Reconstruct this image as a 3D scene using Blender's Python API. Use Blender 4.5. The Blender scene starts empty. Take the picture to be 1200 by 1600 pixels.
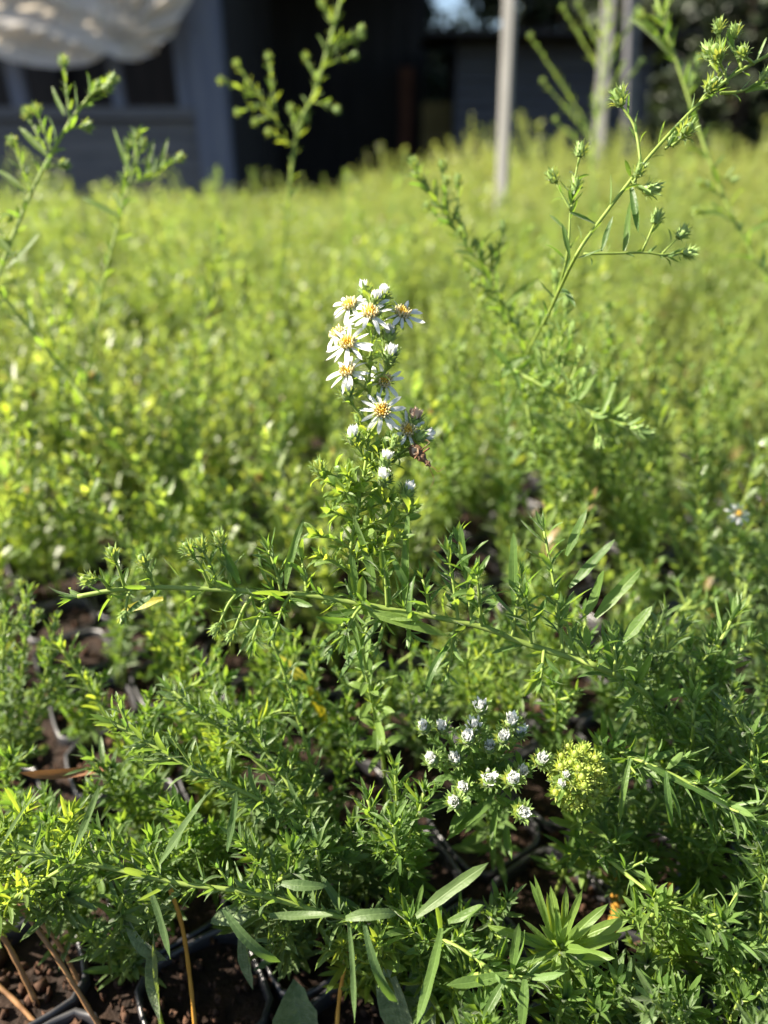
import bpy, math, random
import numpy as np
from mathutils import Vector, Matrix, noise

# ------------------------------------------------------------------ camera, sky, sun, exposure
sc = bpy.context.scene
COL = sc.collection
R = math.radians
CAM_H, PITCH, LENS, FPX = 0.30, R(27.0), 24.0, 1600 * 24.0 / 36.0
FOCUS = 0.2295
cd = bpy.data.cameras.new('camera'); cam = bpy.data.objects.new('camera', cd); COL.objects.link(cam)
cam.location = (0, 0, CAM_H); cam.rotation_euler = (R(90) - PITCH, 0, 0)
cd.sensor_fit = 'VERTICAL'; cd.sensor_height = 36.0; cd.sensor_width = 27.0; cd.lens = LENS
cd.clip_start = 0.01; cd.clip_end = 500.0
cd.dof.use_dof = True; cd.dof.focus_distance = FOCUS; cd.dof.aperture_fstop = 5.4
sc.camera = cam
SUN_AZ, SUN_EL = R(-88.0), R(38.0)          # azimuth measured from +Y (view direction) towards +X
w = bpy.data.worlds.new('World'); sc.world = w; w.use_nodes = True
nt = w.node_tree; nt.nodes.clear()
sky = nt.nodes.new('ShaderNodeTexSky'); sky.sky_type = 'NISHITA'; sky.sun_disc = False
sky.sun_elevation = SUN_EL; sky.sun_rotation = SUN_AZ % (2 * math.pi)
bg = nt.nodes.new('ShaderNodeBackground'); bg.inputs['Strength'].default_value = 0.052
wo = nt.nodes.new('ShaderNodeOutputWorld')
nt.links.new(sky.outputs[0], bg.inputs[0]); nt.links.new(bg.outputs[0], wo.inputs[0])
sd = bpy.data.lights.new('sun', 'SUN'); sd.energy = 5.0; sd.angle = R(0.5); sd.color = (1.0, 0.90, 0.75)
sun = bpy.data.objects.new('sun', sd); COL.objects.link(sun)
SUN_DIR = Vector((math.sin(SUN_AZ) * math.cos(SUN_EL), math.cos(SUN_AZ) * math.cos(SUN_EL), math.sin(SUN_EL)))
sun.rotation_euler = SUN_DIR.to_track_quat('Z', 'Y').to_euler()
sc.view_settings.view_transform = 'Standard'; sc.view_settings.look = 'None'
sc.view_settings.gamma = 1.0; sc.view_settings.exposure = 1.95
sc.render.engine = 'CYCLES'
cy = sc.cycles
cy.use_denoising = True
cy.max_bounces = 5; cy.transmission_bounces = 4; cy.transparent_max_bounces = 4; cy.diffuse_bounces = 4
cy.glossy_bounces = 2; cy.caustics_reflective = False; cy.caustics_refractive = False

rnd = random.Random(11)
U = rnd.uniform
MM = 0.001
cp, sp_ = math.cos(PITCH), math.sin(PITCH)
FWD, UP3 = Vector((0, cp, -sp_)), Vector((0, sp_, cp))
CAMP = Vector((0, 0, CAM_H))

def P(x, y, d=FOCUS):
    """world point that the photograph shows at pixel x, y, d metres deep along the view axis"""
    return CAMP + FWD * d + Vector((1, 0, 0)) * ((x - 600) / FPX * d) + UP3 * ((800 - y) / FPX * d)

def G(x, y, z=0.0):
    v = FWD + Vector((1, 0, 0)) * ((x - 600) / FPX) + UP3 * ((800 - y) / FPX)
    return CAMP + v * ((z - CAM_H) / v.z)

def pix(p):
    q = p - CAMP; d = q.dot(FWD)
    if d < 1e-4: return (0, 9e9, d)
    return (600 + q.x / d * FPX, 800 - q.dot(UP3) / d * FPX, d)

# ------------------------------------------------------------------ materials
def new_mat(name):
    m = bpy.data.materials.new(name); m.use_nodes = True; m.node_tree.nodes.clear()
    return m, m.node_tree.nodes, m.node_tree.links

def N(ns, t, **kw):
    n = ns.new(t)
    for k, v in kw.items(): setattr(n, k, v)
    return n

def mathn(ns, ln, op, a, b=None, c=None, clamp=False):
    n = ns.new('ShaderNodeMath'); n.operation = op; n.use_clamp = clamp
    for i, v in enumerate((a, b, c)):
        if v is None: continue
        if isinstance(v, (int, float)): n.inputs[i].default_value = v
        else: ln.new(v, n.inputs[i])
    return n.outputs[0]

def mixc(ns, ln, f, a, b, bt='MIX'):
    n = ns.new('ShaderNodeMix'); n.data_type = 'RGBA'; n.blend_type = bt
    for s, v in ((n.inputs[0], f), (n.inputs[6], a), (n.inputs[7], b)):
        if isinstance(v, (int, float)): s.default_value = v
        elif isinstance(v, tuple): s.default_value = v if len(v) == 4 else (*v, 1)
        else: ln.new(v, s)
    return n.outputs[2]

def leaf_mat(name, dark, light, trans, tf=0.42, rough=0.46, field=False, rib=0.35, spec=0.42, mott=False):
    m, ns, ln = new_mat(name)
    oi = N(ns, 'ShaderNodeObjectInfo'); ge = N(ns, 'ShaderNodeNewGeometry'); tc = N(ns, 'ShaderNodeTexCoord')
    uv = N(ns, 'ShaderNodeSeparateXYZ'); ln.new(tc.outputs['UV'], uv.inputs[0])
    r = mathn(ns, ln, 'FRACT', mathn(ns, ln, 'ADD', mathn(ns, ln, 'MULTIPLY', oi.outputs['Random'], 7.31), ge.outputs['Random Per Island']))
    no = N(ns, 'ShaderNodeTexNoise'); no.inputs['Scale'].default_value = 260; no.inputs['Detail'].default_value = 3
    ln.new(ge.outputs['Position'], no.inputs['Vector'])
    if mott: no.inputs['Scale'].default_value = 420; no.inputs['Detail'].default_value = 5
    f = mathn(ns, ln, 'ADD', mathn(ns, ln, 'MULTIPLY', r, 0.15), mathn(ns, ln, 'MULTIPLY', mathn(ns, ln, 'SUBTRACT', no.outputs[0], 0.28), 2.0), clamp=True) if mott else mathn(ns, ln, 'ADD', mathn(ns, ln, 'MULTIPLY', r, 0.75), mathn(ns, ln, 'MULTIPLY', no.outputs[0], 0.35), clamp=True)
    col = mixc(ns, ln, f, dark, light)
    tcol = mixc(ns, ln, r, trans, tuple(min(1, c * k) for c, k in zip(trans, (1.5, 1.12, 0.9))))
    # midrib and pale margin
    dx = mathn(ns, ln, 'ABSOLUTE', mathn(ns, ln, 'SUBTRACT', uv.outputs[0], 0.5))
    ribm = mathn(ns, ln, 'SUBTRACT', 1.0, mathn(ns, ln, 'MULTIPLY', dx, 14.0), clamp=True)
    edge = mathn(ns, ln, 'MULTIPLY', mathn(ns, ln, 'SUBTRACT', dx, 0.44), 12.0, clamp=True)
    pale = mathn(ns, ln, 'MULTIPLY', mathn(ns, ln, 'MAXIMUM', ribm, edge), rib, clamp=True)
    col = mixc(ns, ln, pale, col, tuple(min(1, c * 2.1 + 0.03) for c in light))
    if tf > 0.1: col = mixc(ns, ln, mathn(ns, ln, 'MULTIPLY', ge.outputs['Backfacing'], 0.45), col, tuple(c * 1.5 + 0.05 for c in light))
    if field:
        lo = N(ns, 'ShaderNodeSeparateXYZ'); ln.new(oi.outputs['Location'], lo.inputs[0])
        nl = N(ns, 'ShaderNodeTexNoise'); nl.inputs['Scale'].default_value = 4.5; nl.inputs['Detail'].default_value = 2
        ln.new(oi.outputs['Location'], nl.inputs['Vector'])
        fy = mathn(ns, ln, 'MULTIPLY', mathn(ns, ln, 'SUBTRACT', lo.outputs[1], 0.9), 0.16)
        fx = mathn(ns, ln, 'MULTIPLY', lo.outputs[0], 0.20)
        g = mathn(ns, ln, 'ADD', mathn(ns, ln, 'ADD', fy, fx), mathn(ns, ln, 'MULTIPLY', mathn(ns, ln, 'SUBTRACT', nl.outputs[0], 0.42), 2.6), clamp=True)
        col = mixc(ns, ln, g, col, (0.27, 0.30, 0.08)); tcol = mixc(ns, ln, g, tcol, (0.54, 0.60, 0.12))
        nd = N(ns, 'ShaderNodeTexNoise'); nd.inputs['Scale'].default_value = 2.3; nd.inputs['Detail'].default_value = 3; ln.new(oi.outputs['Location'], nd.inputs['Vector'])
        dk = mathn(ns, ln, 'MULTIPLY', mathn(ns, ln, 'SUBTRACT', nd.outputs[0], 0.50), 5.0, clamp=True)
        dk = mathn(ns, ln, 'MULTIPLY', dk, 0.8)
        col = mixc(ns, ln, dk, col, (0.045, 0.085, 0.024)); tcol = mixc(ns, ln, dk, tcol, (0.20, 0.34, 0.05))
        # a few withered plants
        wv = mathn(ns, ln, 'GREATER_THAN', r, 0.972)
        col = mixc(ns, ln, wv, col, (0.24, 0.17, 0.07)); tcol = mixc(ns, ln, wv, tcol, (0.36, 0.26, 0.08))
    pr = N(ns, 'ShaderNodeBsdfPrincipled'); ln.new(col, pr.inputs['Base Color'])
    pr.inputs['Roughness'].default_value = rough; pr.inputs['Specular IOR Level'].default_value = spec
    pr.inputs['Sheen Weight'].default_value = 0.22 if tf > 0.1 else 0.0; pr.inputs['Sheen Roughness'].default_value = 0.4
    wv = N(ns, 'ShaderNodeTexNoise'); wv.inputs['Scale'].default_value = 900; wv.inputs['Detail'].default_value = 2
    ln.new(ge.outputs['Position'], wv.inputs['Vector'])
    bu = N(ns, 'ShaderNodeBump'); bu.inputs['Strength'].default_value = 0.8 if mott else 0.4; bu.inputs['Distance'].default_value = 0.0012 if mott else 0.0006
    hh = mathn(ns, ln, 'SUBTRACT', wv.outputs[0], mathn(ns, ln, 'MULTIPLY', ribm, 0.5))
    ln.new(hh, bu.inputs['Height']); ln.new(bu.outputs[0], pr.inputs['Normal'])
    tr = N(ns, 'ShaderNodeBsdfTranslucent'); ln.new(tcol, tr.inputs[0])
    mx = N(ns, 'ShaderNodeMixShader'); mx.inputs[0].default_value = tf
    ln.new(pr.outputs[0], mx.inputs[1]); ln.new(tr.outputs[0], mx.inputs[2])
    o = N(ns, 'ShaderNodeOutputMaterial'); ln.new(mx.outputs[0], o.inputs[0])
    return m

def plain_mat(name, a, b=None, scale=60, rough=0.6, trans=None, tf=0.3, bump=0.0, bdist=0.001, spec=0.4, metal=0.0, stretch=None, detail=4):
    m, ns, ln = new_mat(name)
    tc = N(ns, 'ShaderNodeTexCoord'); no = N(ns, 'ShaderNodeTexNoise')
    no.inputs['Scale'].default_value = scale; no.inputs['Detail'].default_value = detail
    v = tc.outputs['Object']
    if stretch:
        mp = N(ns, 'ShaderNodeMapping'); mp.inputs['Scale'].default_value = stretch; ln.new(v, mp.inputs[0]); v = mp.outputs[0]
    ln.new(v, no.inputs['Vector'])
    b = b or a
    rp = N(ns, 'ShaderNodeMapRange'); rp.inputs[1].default_value = 0.3; rp.inputs[2].default_value = 0.7; ln.new(no.outputs[0], rp.inputs[0])
    col = mixc(ns, ln, rp.outputs[0], a, b)
    pr = N(ns, 'ShaderNodeBsdfPrincipled'); ln.new(col, pr.inputs['Base Color'])
    pr.inputs['Roughness'].default_value = rough; pr.inputs['Specular IOR Level'].default_value = spec; pr.inputs['Metallic'].default_value = metal
    if bump:
        bu = N(ns, 'ShaderNodeBump'); bu.inputs['Strength'].default_value = bump; bu.inputs['Distance'].default_value = bdist
        ln.new(no.outputs[0], bu.inputs['Height']); ln.new(bu.outputs[0], pr.inputs['Normal'])
    o = N(ns, 'ShaderNodeOutputMaterial'); out = pr.outputs[0]
    if trans:
        tr = N(ns, 'ShaderNodeBsdfTranslucent'); tr.inputs[0].default_value = (*trans, 1)
        mx = N(ns, 'ShaderNodeMixShader'); mx.inputs[0].default_value = tf
        ln.new(out, mx.inputs[1]); ln.new(tr.outputs[0], mx.inputs[2]); out = mx.outputs[0]
    ln.new(out, o.inputs[0])
    return m

M = {}
M['leaf'] = leaf_mat('aster_leaf', (0.040, 0.088, 0.018), (0.105, 0.18, 0.040), (0.25, 0.47, 0.045), 0.42)
M['fresh'] = leaf_mat('fresh_leaf', (0.070, 0.135, 0.024), (0.15, 0.235, 0.048), (0.36, 0.57, 0.055), 0.45)
M['grey'] = leaf_mat('glaucous_leaf', (0.045, 0.092, 0.028), (0.115, 0.175, 0.058), (0.22, 0.41, 0.05), 0.38, rough=0.5)
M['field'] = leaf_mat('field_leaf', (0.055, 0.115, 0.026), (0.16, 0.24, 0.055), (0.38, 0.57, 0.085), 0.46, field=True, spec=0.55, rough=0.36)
M['yellow'] = leaf_mat('yellowed_leaf', (0.36, 0.33, 0.03), (0.45, 0.42, 0.05), (0.60, 0.55, 0.03), 0.45)
M['broad'] = leaf_mat('broad_leaf', (0.055, 0.105, 0.035), (0.19, 0.25, 0.11), (0.2, 0.36, 0.06), 0.22, rough=0.6, rib=0.15, mott=True)
M['dry'] = plain_mat('dry_leaf', (0.24, 0.10, 0.045), (0.36, 0.17, 0.08), 300, 0.6, (0.4, 0.18, 0.06), 0.2, 0.5)
M['stem'] = plain_mat('green_stem', (0.20, 0.29, 0.055), (0.30, 0.39, 0.09), 220, 0.6, (0.42, 0.55, 0.08), 0.25, 0.3, 0.0004)
M['stalk'] = plain_mat('dry_stalk', (0.16, 0.08, 0.035), (0.38, 0.21, 0.09), 120, 0.65, None, 0, 0.4, 0.0006)
M['ochre'] = plain_mat('ochre_stalk', (0.40, 0.19, 0.03), (0.52, 0.29, 0.05), 120, 0.55, None, 0, 0.3, 0.0005)
M['petal'] = plain_mat('white_petal', (0.80, 0.81, 0.80), (0.88, 0.88, 0.86), 300, 0.5, (0.85, 0.87, 0.85), 0.42, 0.2, 0.0003, spec=0.25)
M['disc'] = plain_mat('yellow_floret', (0.85, 0.55, 0.04), (0.90, 0.72, 0.18), 900, 0.5, (0.9, 0.5, 0.03), 0.2)
M['floret'] = plain_mat('cream_floret', (0.80, 0.68, 0.34), (0.84, 0.78, 0.52), 900, 0.5, (0.9, 0.75, 0.3), 0.25)
M['pink'] = plain_mat('faded_petal', (0.62, 0.42, 0.30), (0.80, 0.68, 0.56), 500, 0.55, (0.8, 0.6, 0.4), 0.25)
M['bract'] = leaf_mat('bract', (0.12, 0.21, 0.05), (0.22, 0.33, 0.09), (0.42, 0.58, 0.1), 0.3, rib=0.5)
M['yellowbud'] = leaf_mat('yellow_bract', (0.26, 0.36, 0.06), (0.40, 0.50, 0.12), (0.6, 0.72, 0.1), 0.35, rib=0.4)
M['plastic'] = plain_mat('black_plastic', (0.022, 0.022, 0.026), (0.045, 0.043, 0.045), 90, 0.38, None, 0, 0.15, 0.001, spec=0.6)
M['soil'] = plain_mat('potting_soil', (0.012, 0.008, 0.006), (0.036, 0.021, 0.014), 160, 0.85, None, 0, 0.9, 0.004, spec=0.2, detail=8)
M['crumb'] = leaf_mat('soil_crumb', (0.02, 0.012, 0.008), (0.11, 0.058, 0.036), (0.1, 0.05, 0.03), 0.02, rough=0.85, rib=0.0, spec=0.2)
M['bug'] = plain_mat('bug_shell', (0.06, 0.035, 0.018), (0.17, 0.10, 0.055), 1500, 0.5, None, 0, 0.5, 0.0002, spec=0.25)
M['bugpale'] = plain_mat('bug_back', (0.20, 0.12, 0.07), (0.50, 0.38, 0.24), 1500, 0.4, None, 0, 0.4, 0.0002)
M['buglimb'] = plain_mat('bug_limb', (0.05, 0.025, 0.014), (0.20, 0.09, 0.04), 900, 0.45)
M['post'] = plain_mat('weathered_post', (0.20, 0.195, 0.185), (0.29, 0.285, 0.27), 9, 0.7, None, 0, 0.4, 0.004, stretch=(8, 8, 0.7))
M['bluepaint'] = plain_mat('blue_grey_paint', (0.085, 0.10, 0.15), (0.12, 0.135, 0.18), 5, 0.6, stretch=(4, 4, 0.5))
M['board'] = plain_mat('faded_board', (0.075, 0.08, 0.095), (0.13, 0.13, 0.14), 4, 0.75, stretch=(0.6, 4, 6), bump=0.3, bdist=0.01)
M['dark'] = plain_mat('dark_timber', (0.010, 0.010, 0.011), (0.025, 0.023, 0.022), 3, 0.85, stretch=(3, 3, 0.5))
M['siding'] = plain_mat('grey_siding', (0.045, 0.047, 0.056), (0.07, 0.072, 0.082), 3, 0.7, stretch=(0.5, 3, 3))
M['rust'] = plain_mat('red_brown_paint', (0.10, 0.035, 0.02), (0.15, 0.055, 0.03), 6, 0.7)
M['tarp'] = plain_mat('white_sheet', (0.72, 0.68, 0.62), (0.82, 0.79, 0.74), 3, 0.6, (0.85, 0.76, 0.62), 0.5, 0.2, 0.01, spec=0.5)
M['bark'] = plain_mat('tree_bark', (0.035, 0.026, 0.02), (0.08, 0.06, 0.045), 12, 0.9, None, 0, 0.6, 0.02)
M['treeleaf'] = leaf_mat('dark_tree_leaf', (0.012, 0.024, 0.010), (0.03, 0.05, 0.016), (0.06, 0.10, 0.02), 0.2, rib=0.0)

# ------------------------------------------------------------------ mesh collector
class MB:
    def __init__(s): s.v = []; s.f = []; s.uv = []; s.mi = []
    def add(s, verts, faces, uvs=None, mi=0):
        o = len(s.v); s.v.extend(tuple(v) for v in verts)
        for k, f in enumerate(faces):
            s.f.append(tuple(i + o for i in f)); s.mi.append(mi)
            s.uv.extend([uvs[i] for i in f] if uvs is not None else [(0.3, 0.3)] * len(f))
    def merge(s, o):
        k = len(s.v); s.v.extend(o.v); s.uv.extend(o.uv); s.mi.extend(o.mi)
        s.f.extend(tuple(i + k for i in f) for f in o.f)
    def tmpl(s, t, mat4, mi=0):
        V, F, UVs = t
        A = np.array(mat4); W = V @ A[:3, :3].T + A[:3, 3]
        s.add(W.tolist(), F, UVs, mi)
    def tube(s, pts, rad, sides=7, mi=0, cap=True):
        pts = [Vector(p) for p in pts]; n = len(pts)
        fr = frames(pts); vs = []; uvs = []
        for i, p in enumerate(pts):
            r = rad[i] if hasattr(rad, '__len__') else rad
            t, a, b = fr[i]
            for k in range(sides):
                th = 2 * math.pi * k / sides
                vs.append(p + a * (r * math.cos(th)) + b * (r * math.sin(th))); uvs.append((k / sides, i / n))
        fs = [(i * sides + k, i * sides + (k + 1) % sides, (i + 1) * sides + (k + 1) % sides, (i + 1) * sides + k)
              for i in range(n - 1) for k in range(sides)]
        if cap:
            fs.append(tuple(range(sides - 1, -1, -1))); fs.append(tuple((n - 1) * sides + k for k in range(sides)))
        s.add(vs, fs, uvs, mi)
    def box(s, lo, hi, mi=0, M4=None):
        (x0, y0, z0), (x1, y1, z1) = lo, hi
        vs = [Vector(p) for p in ((x0, y0, z0), (x1, y0, z0), (x1, y1, z0), (x0, y1, z0), (x0, y0, z1), (x1, y0, z1), (x1, y1, z1), (x0, y1, z1))]
        if M4 is not None: vs = [M4 @ v for v in vs]
        s.add(vs, [(3, 2, 1, 0), (4, 5, 6, 7), (0, 1, 5, 4), (1, 2, 6, 5), (2, 3, 7, 6), (3, 0, 4, 7)], None, mi)
    def mesh(s, name, mats, off=None, smooth=True):
        me = bpy.data.meshes.new(name)
        v = np.array(s.v, dtype=np.float64).reshape(-1, 3)
        if off is not None: v = v - np.array(off)
        me.from_pydata(v.tolist(), [], s.f)
        ul = me.uv_layers.new(name='UVMap')
        ul.data.foreach_set('uv', np.array(s.uv, dtype=np.float32).ravel())
        for m in mats: me.materials.append(m)
        if len(mats) > 1: me.polygons.foreach_set('material_index', s.mi)
        me.polygons.foreach_set('use_smooth', [smooth] * len(s.f))
        me.update()
        return me

def frames(pts):
    n = len(pts); out = []; a = None
    for i in range(n):
        t = (pts[min(i + 1, n - 1)] - pts[max(i - 1, 0)])
        t = t.normalized() if t.length > 1e-12 else Vector((0, 0, 1))
        if a is None:
            a = t.orthogonal().normalized()
        else:
            a = a - t * a.dot(t); a = a.normalized() if a.length > 1e-9 else t.orthogonal().normalized()
        out.append((t, a, t.cross(a)))
    return out

def spline(pts, step):
    pts = [Vector(p) for p in pts]
    if len(pts) == 2: pts = [pts[0], (pts[0] + pts[1]) / 2, pts[1]]
    q = [pts[0] * 2 - pts[1]] + pts + [pts[-1] * 2 - pts[-2]]
    out = []
    for i in range(1, len(q) - 2):
        a, b, c, d = q[i - 1], q[i], q[i + 1], q[i + 2]
        n = max(2, int((c - b).length / step))
        for k in range(n):
            t = k / n
            out.append(0.5 * ((2 * b) + (c - a) * t + (2 * a - 5 * b + 4 * c - d) * t * t + (3 * b - a - 3 * c + d) * t ** 3))
    out.append(pts[-1])
    return out

def obj(name, me, parent=None, mat4=None):
    o = bpy.data.objects.new(name, me); COL.objects.link(o)
    if parent is not None: o.parent = parent
    if mat4 is not None: o.matrix_basis = mat4
    return o

def empty(name, loc=(0, 0, 0)):
    o = bpy.data.objects.new(name, None); COL.objects.link(o); o.location = loc; o.empty_display_size = 0.01
    return o

def tag(o, label=None, cat=None, group=None, kind=None):
    if label: o['label'] = label
    if cat: o['category'] = cat
    if group: o['group'] = group
    if kind: o['kind'] = kind
    return o

# ------------------------------------------------------------------ leaf templates (length 1 along +Y, upper face +Z)
ASPECT = {'lin': 0.115, 'lan': 0.165, 'sp': 0.26, 'brd': 0.30, 'oval': 0.62, 'bra': 0.30, 'pet': 0.25}
BENDS = (-1.7, -1.0, -0.45, -0.1, 0.35, 0.9, 1.5)

def prof(shape, t):
    if shape == 'lin': return min(1.0, 0.42 + 1.9 * t) * max(0.0, 1 - t ** 6.0) ** 0.62
    if shape == 'lan': return min(1.0, 0.40 + 1.7 * t) * max(0.0, 1 - t ** 4.5) ** 0.70
    if shape == 'sp': return min(1.0, 0.45 + 1.1 * t) * max(0.0, 1 - t ** 5) ** 0.6
    if shape == 'pet': return min(1.0, 0.35 + 1.6 * t) * max(0.0, 1 - t ** 6) ** 0.55
    if shape in ('brd', 'oval'): return max(0.12, math.sin(math.pi * min(1, t * 0.97 + 0.03)) ** 0.75) if t < 1 else 0.0
    return max(0.0, 1 - t ** 2.2)

def leaf_t(shape, bend, ns, nc, twist=0.0, fold=0.35, wob=0.0, sway=0.0, seed=0):
    rr = random.Random(seed); jig = [1 + rr.uniform(-.10, .10) for _ in range(2 * (ns + 1))]
    W = ASPECT[shape]; V = []; F = []; T = []
    y = z = 0.0; th = -bend * 0.35
    for i in range(ns + 1):
        t = i / ns
        if i:
            th2 = -bend * 0.35 + bend * t
            tm = (th + th2) / 2; y += math.cos(tm) / ns; z += math.sin(tm) / ns; th = th2
        hw = 0.5 * W * max(prof(shape, t), 0.03)
        for k in range(nc + 1):
            u = k / nc * 2 - 1
            x = u * hw * (jig[2 * i + (u > 0)] if shape != 'pet' else 1.0) + sway * t * t; h = fold * abs(u) ** 1.4 * hw + wob * math.sin(t * 9 + u * 2) * W
            if shape == 'pet': h = fold * 0.3 * math.cos(u * 4.7) * hw
            a = twist * t
            xx = x * math.cos(a) - h * math.sin(a); hh = x * math.sin(a) + h * math.cos(a)
            V.append((xx, y - math.sin(th) * hh, z + math.cos(th) * hh)); T.append((k / nc, t))
    n = nc + 1
    for i in range(ns):
        for k in range(nc): F.append((i * n + k, i * n + k + 1, (i + 1) * n + k + 1, (i + 1) * n + k))
    return (np.array(V), F, T)

HI, LO = {}, {}
for s_ in ASPECT:
    for bi, b in enumerate(BENDS):
        tw = (0.0, 0.5, -0.6, 0.25, -0.3, 0.7, -0.2)[bi]
        HI[s_, bi] = leaf_t(s_, b, 8 if s_ in ('brd', 'oval') else 6, 4, tw, wob=0.07 if s_ == 'lin' else 0.035, sway=(.05, -.07, .04, -.03, .06, -.05, .03)[bi] * (0 if s_ in ('pet', 'bra') else 1), seed=bi * 13 + len(s_))
        LO[s_, bi] = leaf_t(s_, b, 3, 2, tw)
_mesh_cache = {}
def leaf_mesh(shape, bi, mat):
    k = (shape, bi, mat)
    if k not in _mesh_cache:
        mb = MB(); mb.tmpl(HI[shape, bi], Matrix.Identity(4)); _mesh_cache[k] = mb.mesh('leaf_' + shape, [M[mat]])
    return _mesh_cache[k]

def basis(pos, y, z, sx, sy=None, sz=None):
    y = y.normalized(); z = z - y * z.dot(y)
    z = z.normalized() if z.length > 1e-6 else y.orthogonal().normalized()
    x = y.cross(z); sy = sx if sy is None else sy; sz = sy if sz is None else sz
    m = Matrix(((x.x * sx, y.x * sy, z.x * sz, pos.x), (x.y * sx, y.y * sy, z.y * sz, pos.y), (x.z * sx, y.z * sy, z.z * sz, pos.z), (0, 0, 0, 1)))
    return m

# ------------------------------------------------------------------ buds and flower heads (unit: 1 = head length along +Z)
def bud_templates():
    """green involucre with overlapping recurved bracts; open white tuft; returns MB data"""
    r = random.Random(5); out = {}
    for kind in ('green', 'cup'):
        mb = MB(); H = 1.0 if kind == 'green' else 0.62
        n, sd_ = 6, 8; vs = []; fs = []
        for i in range(n):
            t = i / (n - 1)
            rr = (0.08 + 0.22 * math.sin(math.pi * (0.12 + 0.78 * t))) if kind == 'green' else 0.12 + 0.24 * math.sin(math.pi * 0.5 * min(1, t * 1.4))
            for k in range(sd_):
                a = 2 * math.pi * k / sd_; vs.append((rr * math.cos(a), rr * math.sin(a), t * H))
        fs = [(i * sd_ + k, i * sd_ + (k + 1) % sd_, (i + 1) * sd_ + (k + 1) % sd_, (i + 1) * sd_ + k) for i in range(n - 1) for k in range(sd_)]
        fs.append(tuple((n - 1) * sd_ + k for k in range(sd_)))
        mb.add(vs, fs)
        for ring, (z0, ln_, bi, lean, cnt) in enumerate(((0.02, 0.62, 0, 1.0, 6), (0.16, 0.62, 1, 0.62, 7), (0.34 * H, 0.7, 1, 0.40, 8), (0.55 * H, 0.62, 2, 0.22, 7))):
            for k in range(cnt):
                a = 2 * math.pi * (k + 0.5 * ring + r.uniform(-.2, .2)) / cnt
                rad = Vector((math.cos(a), math.sin(a), 0)); rr = 0.16 + 0.20 * math.sin(math.pi * min(0.9, z0 / H + 0.15))
                d = Vector((0, 0, 1)) + rad * (lean + r.uniform(-.15, .15))
                mb.tmpl(LO['bra', bi], basis(Vector((0, 0, z0)) + rad * rr * 0.9, d, -rad + Vector((0, 0, .3)), ln_ * 1.1, ln_ * r.uniform(.8, 1.15)))
        out[kind] = mb
    for kind, flare in (('tuft', 0.16), ('tuft_wide', 0.42)):
        mb = MB()
        for k in range(22):
            a = k * 2.39996 + r.uniform(-.2, .2); rad = Vector((math.cos(a), math.sin(a), 0))
            q = 0.25 * math.sqrt((k + .5) / 22)
            d = Vector((0, 0, 1)) + rad * (flare * r.uniform(.2, 1.3) if k > 12 else r.uniform(-.15, .2))
            L = r.uniform(.6, .8) * (1.0 - .12 * (k > 12))
            mb.tmpl(LO['pet', r.choice((2, 3, 4))], basis(Vector((0, 0, .38)) + rad * q, d, -rad, L * 1.35, L))
        out[kind] = mb
    # disc of an open head: dome of small tube florets
    for kind in ('disc', 'florets'):
        mb = MB(); cnt = 34
        for k in range(cnt):
            rr = 0.40 * math.sqrt((k + .5) / cnt); a = k * 2.39996
            outer = rr > 0.22
            if (kind == 'florets') != outer: continue
            p = Vector((rr * math.cos(a), rr * math.sin(a), 0.30 - rr * .25))
            d = Vector((math.cos(a) * rr * .9, math.sin(a) * rr * .9, 1)).normalized(); L = r.uniform(.30, .55)
            mb.tube([p, p + d * L * .6, p + d * L], [.05, .075, .04], 5)
        out[kind] = mb
    return out
BT = bud_templates()
BMESH = {'bud_green': BT['green'].mesh('green_bud', [M['bract']]), 'bud_yellow': BT['green'].mesh('yellow_bud', [M['yellowbud']]),
         'cup': BT['cup'].mesh('involucre', [M['bract']]), 'tuft': BT['tuft'].mesh('petal_tuft', [M['petal']]),
         'tuft_wide': BT['tuft_wide'].mesh('petal_tuft', [M['petal']]), 'tuft_pink': BT['tuft'].mesh('petal_tuft', [M['pink']]),
         'disc': BT['disc'].mesh('disc', [M['disc']]), 'florets': BT['florets'].mesh('florets', [M['floret']])}

def zbasis(pos, z, s, spin=0.0):
    z = z.normalized(); q = z.to_track_quat('Z', 'Y').to_matrix().to_4x4()
    return Matrix.Translation(pos) @ q @ Matrix.Rotation(spin, 4, 'Z') @ Matrix.Scale(s, 4)

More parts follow.
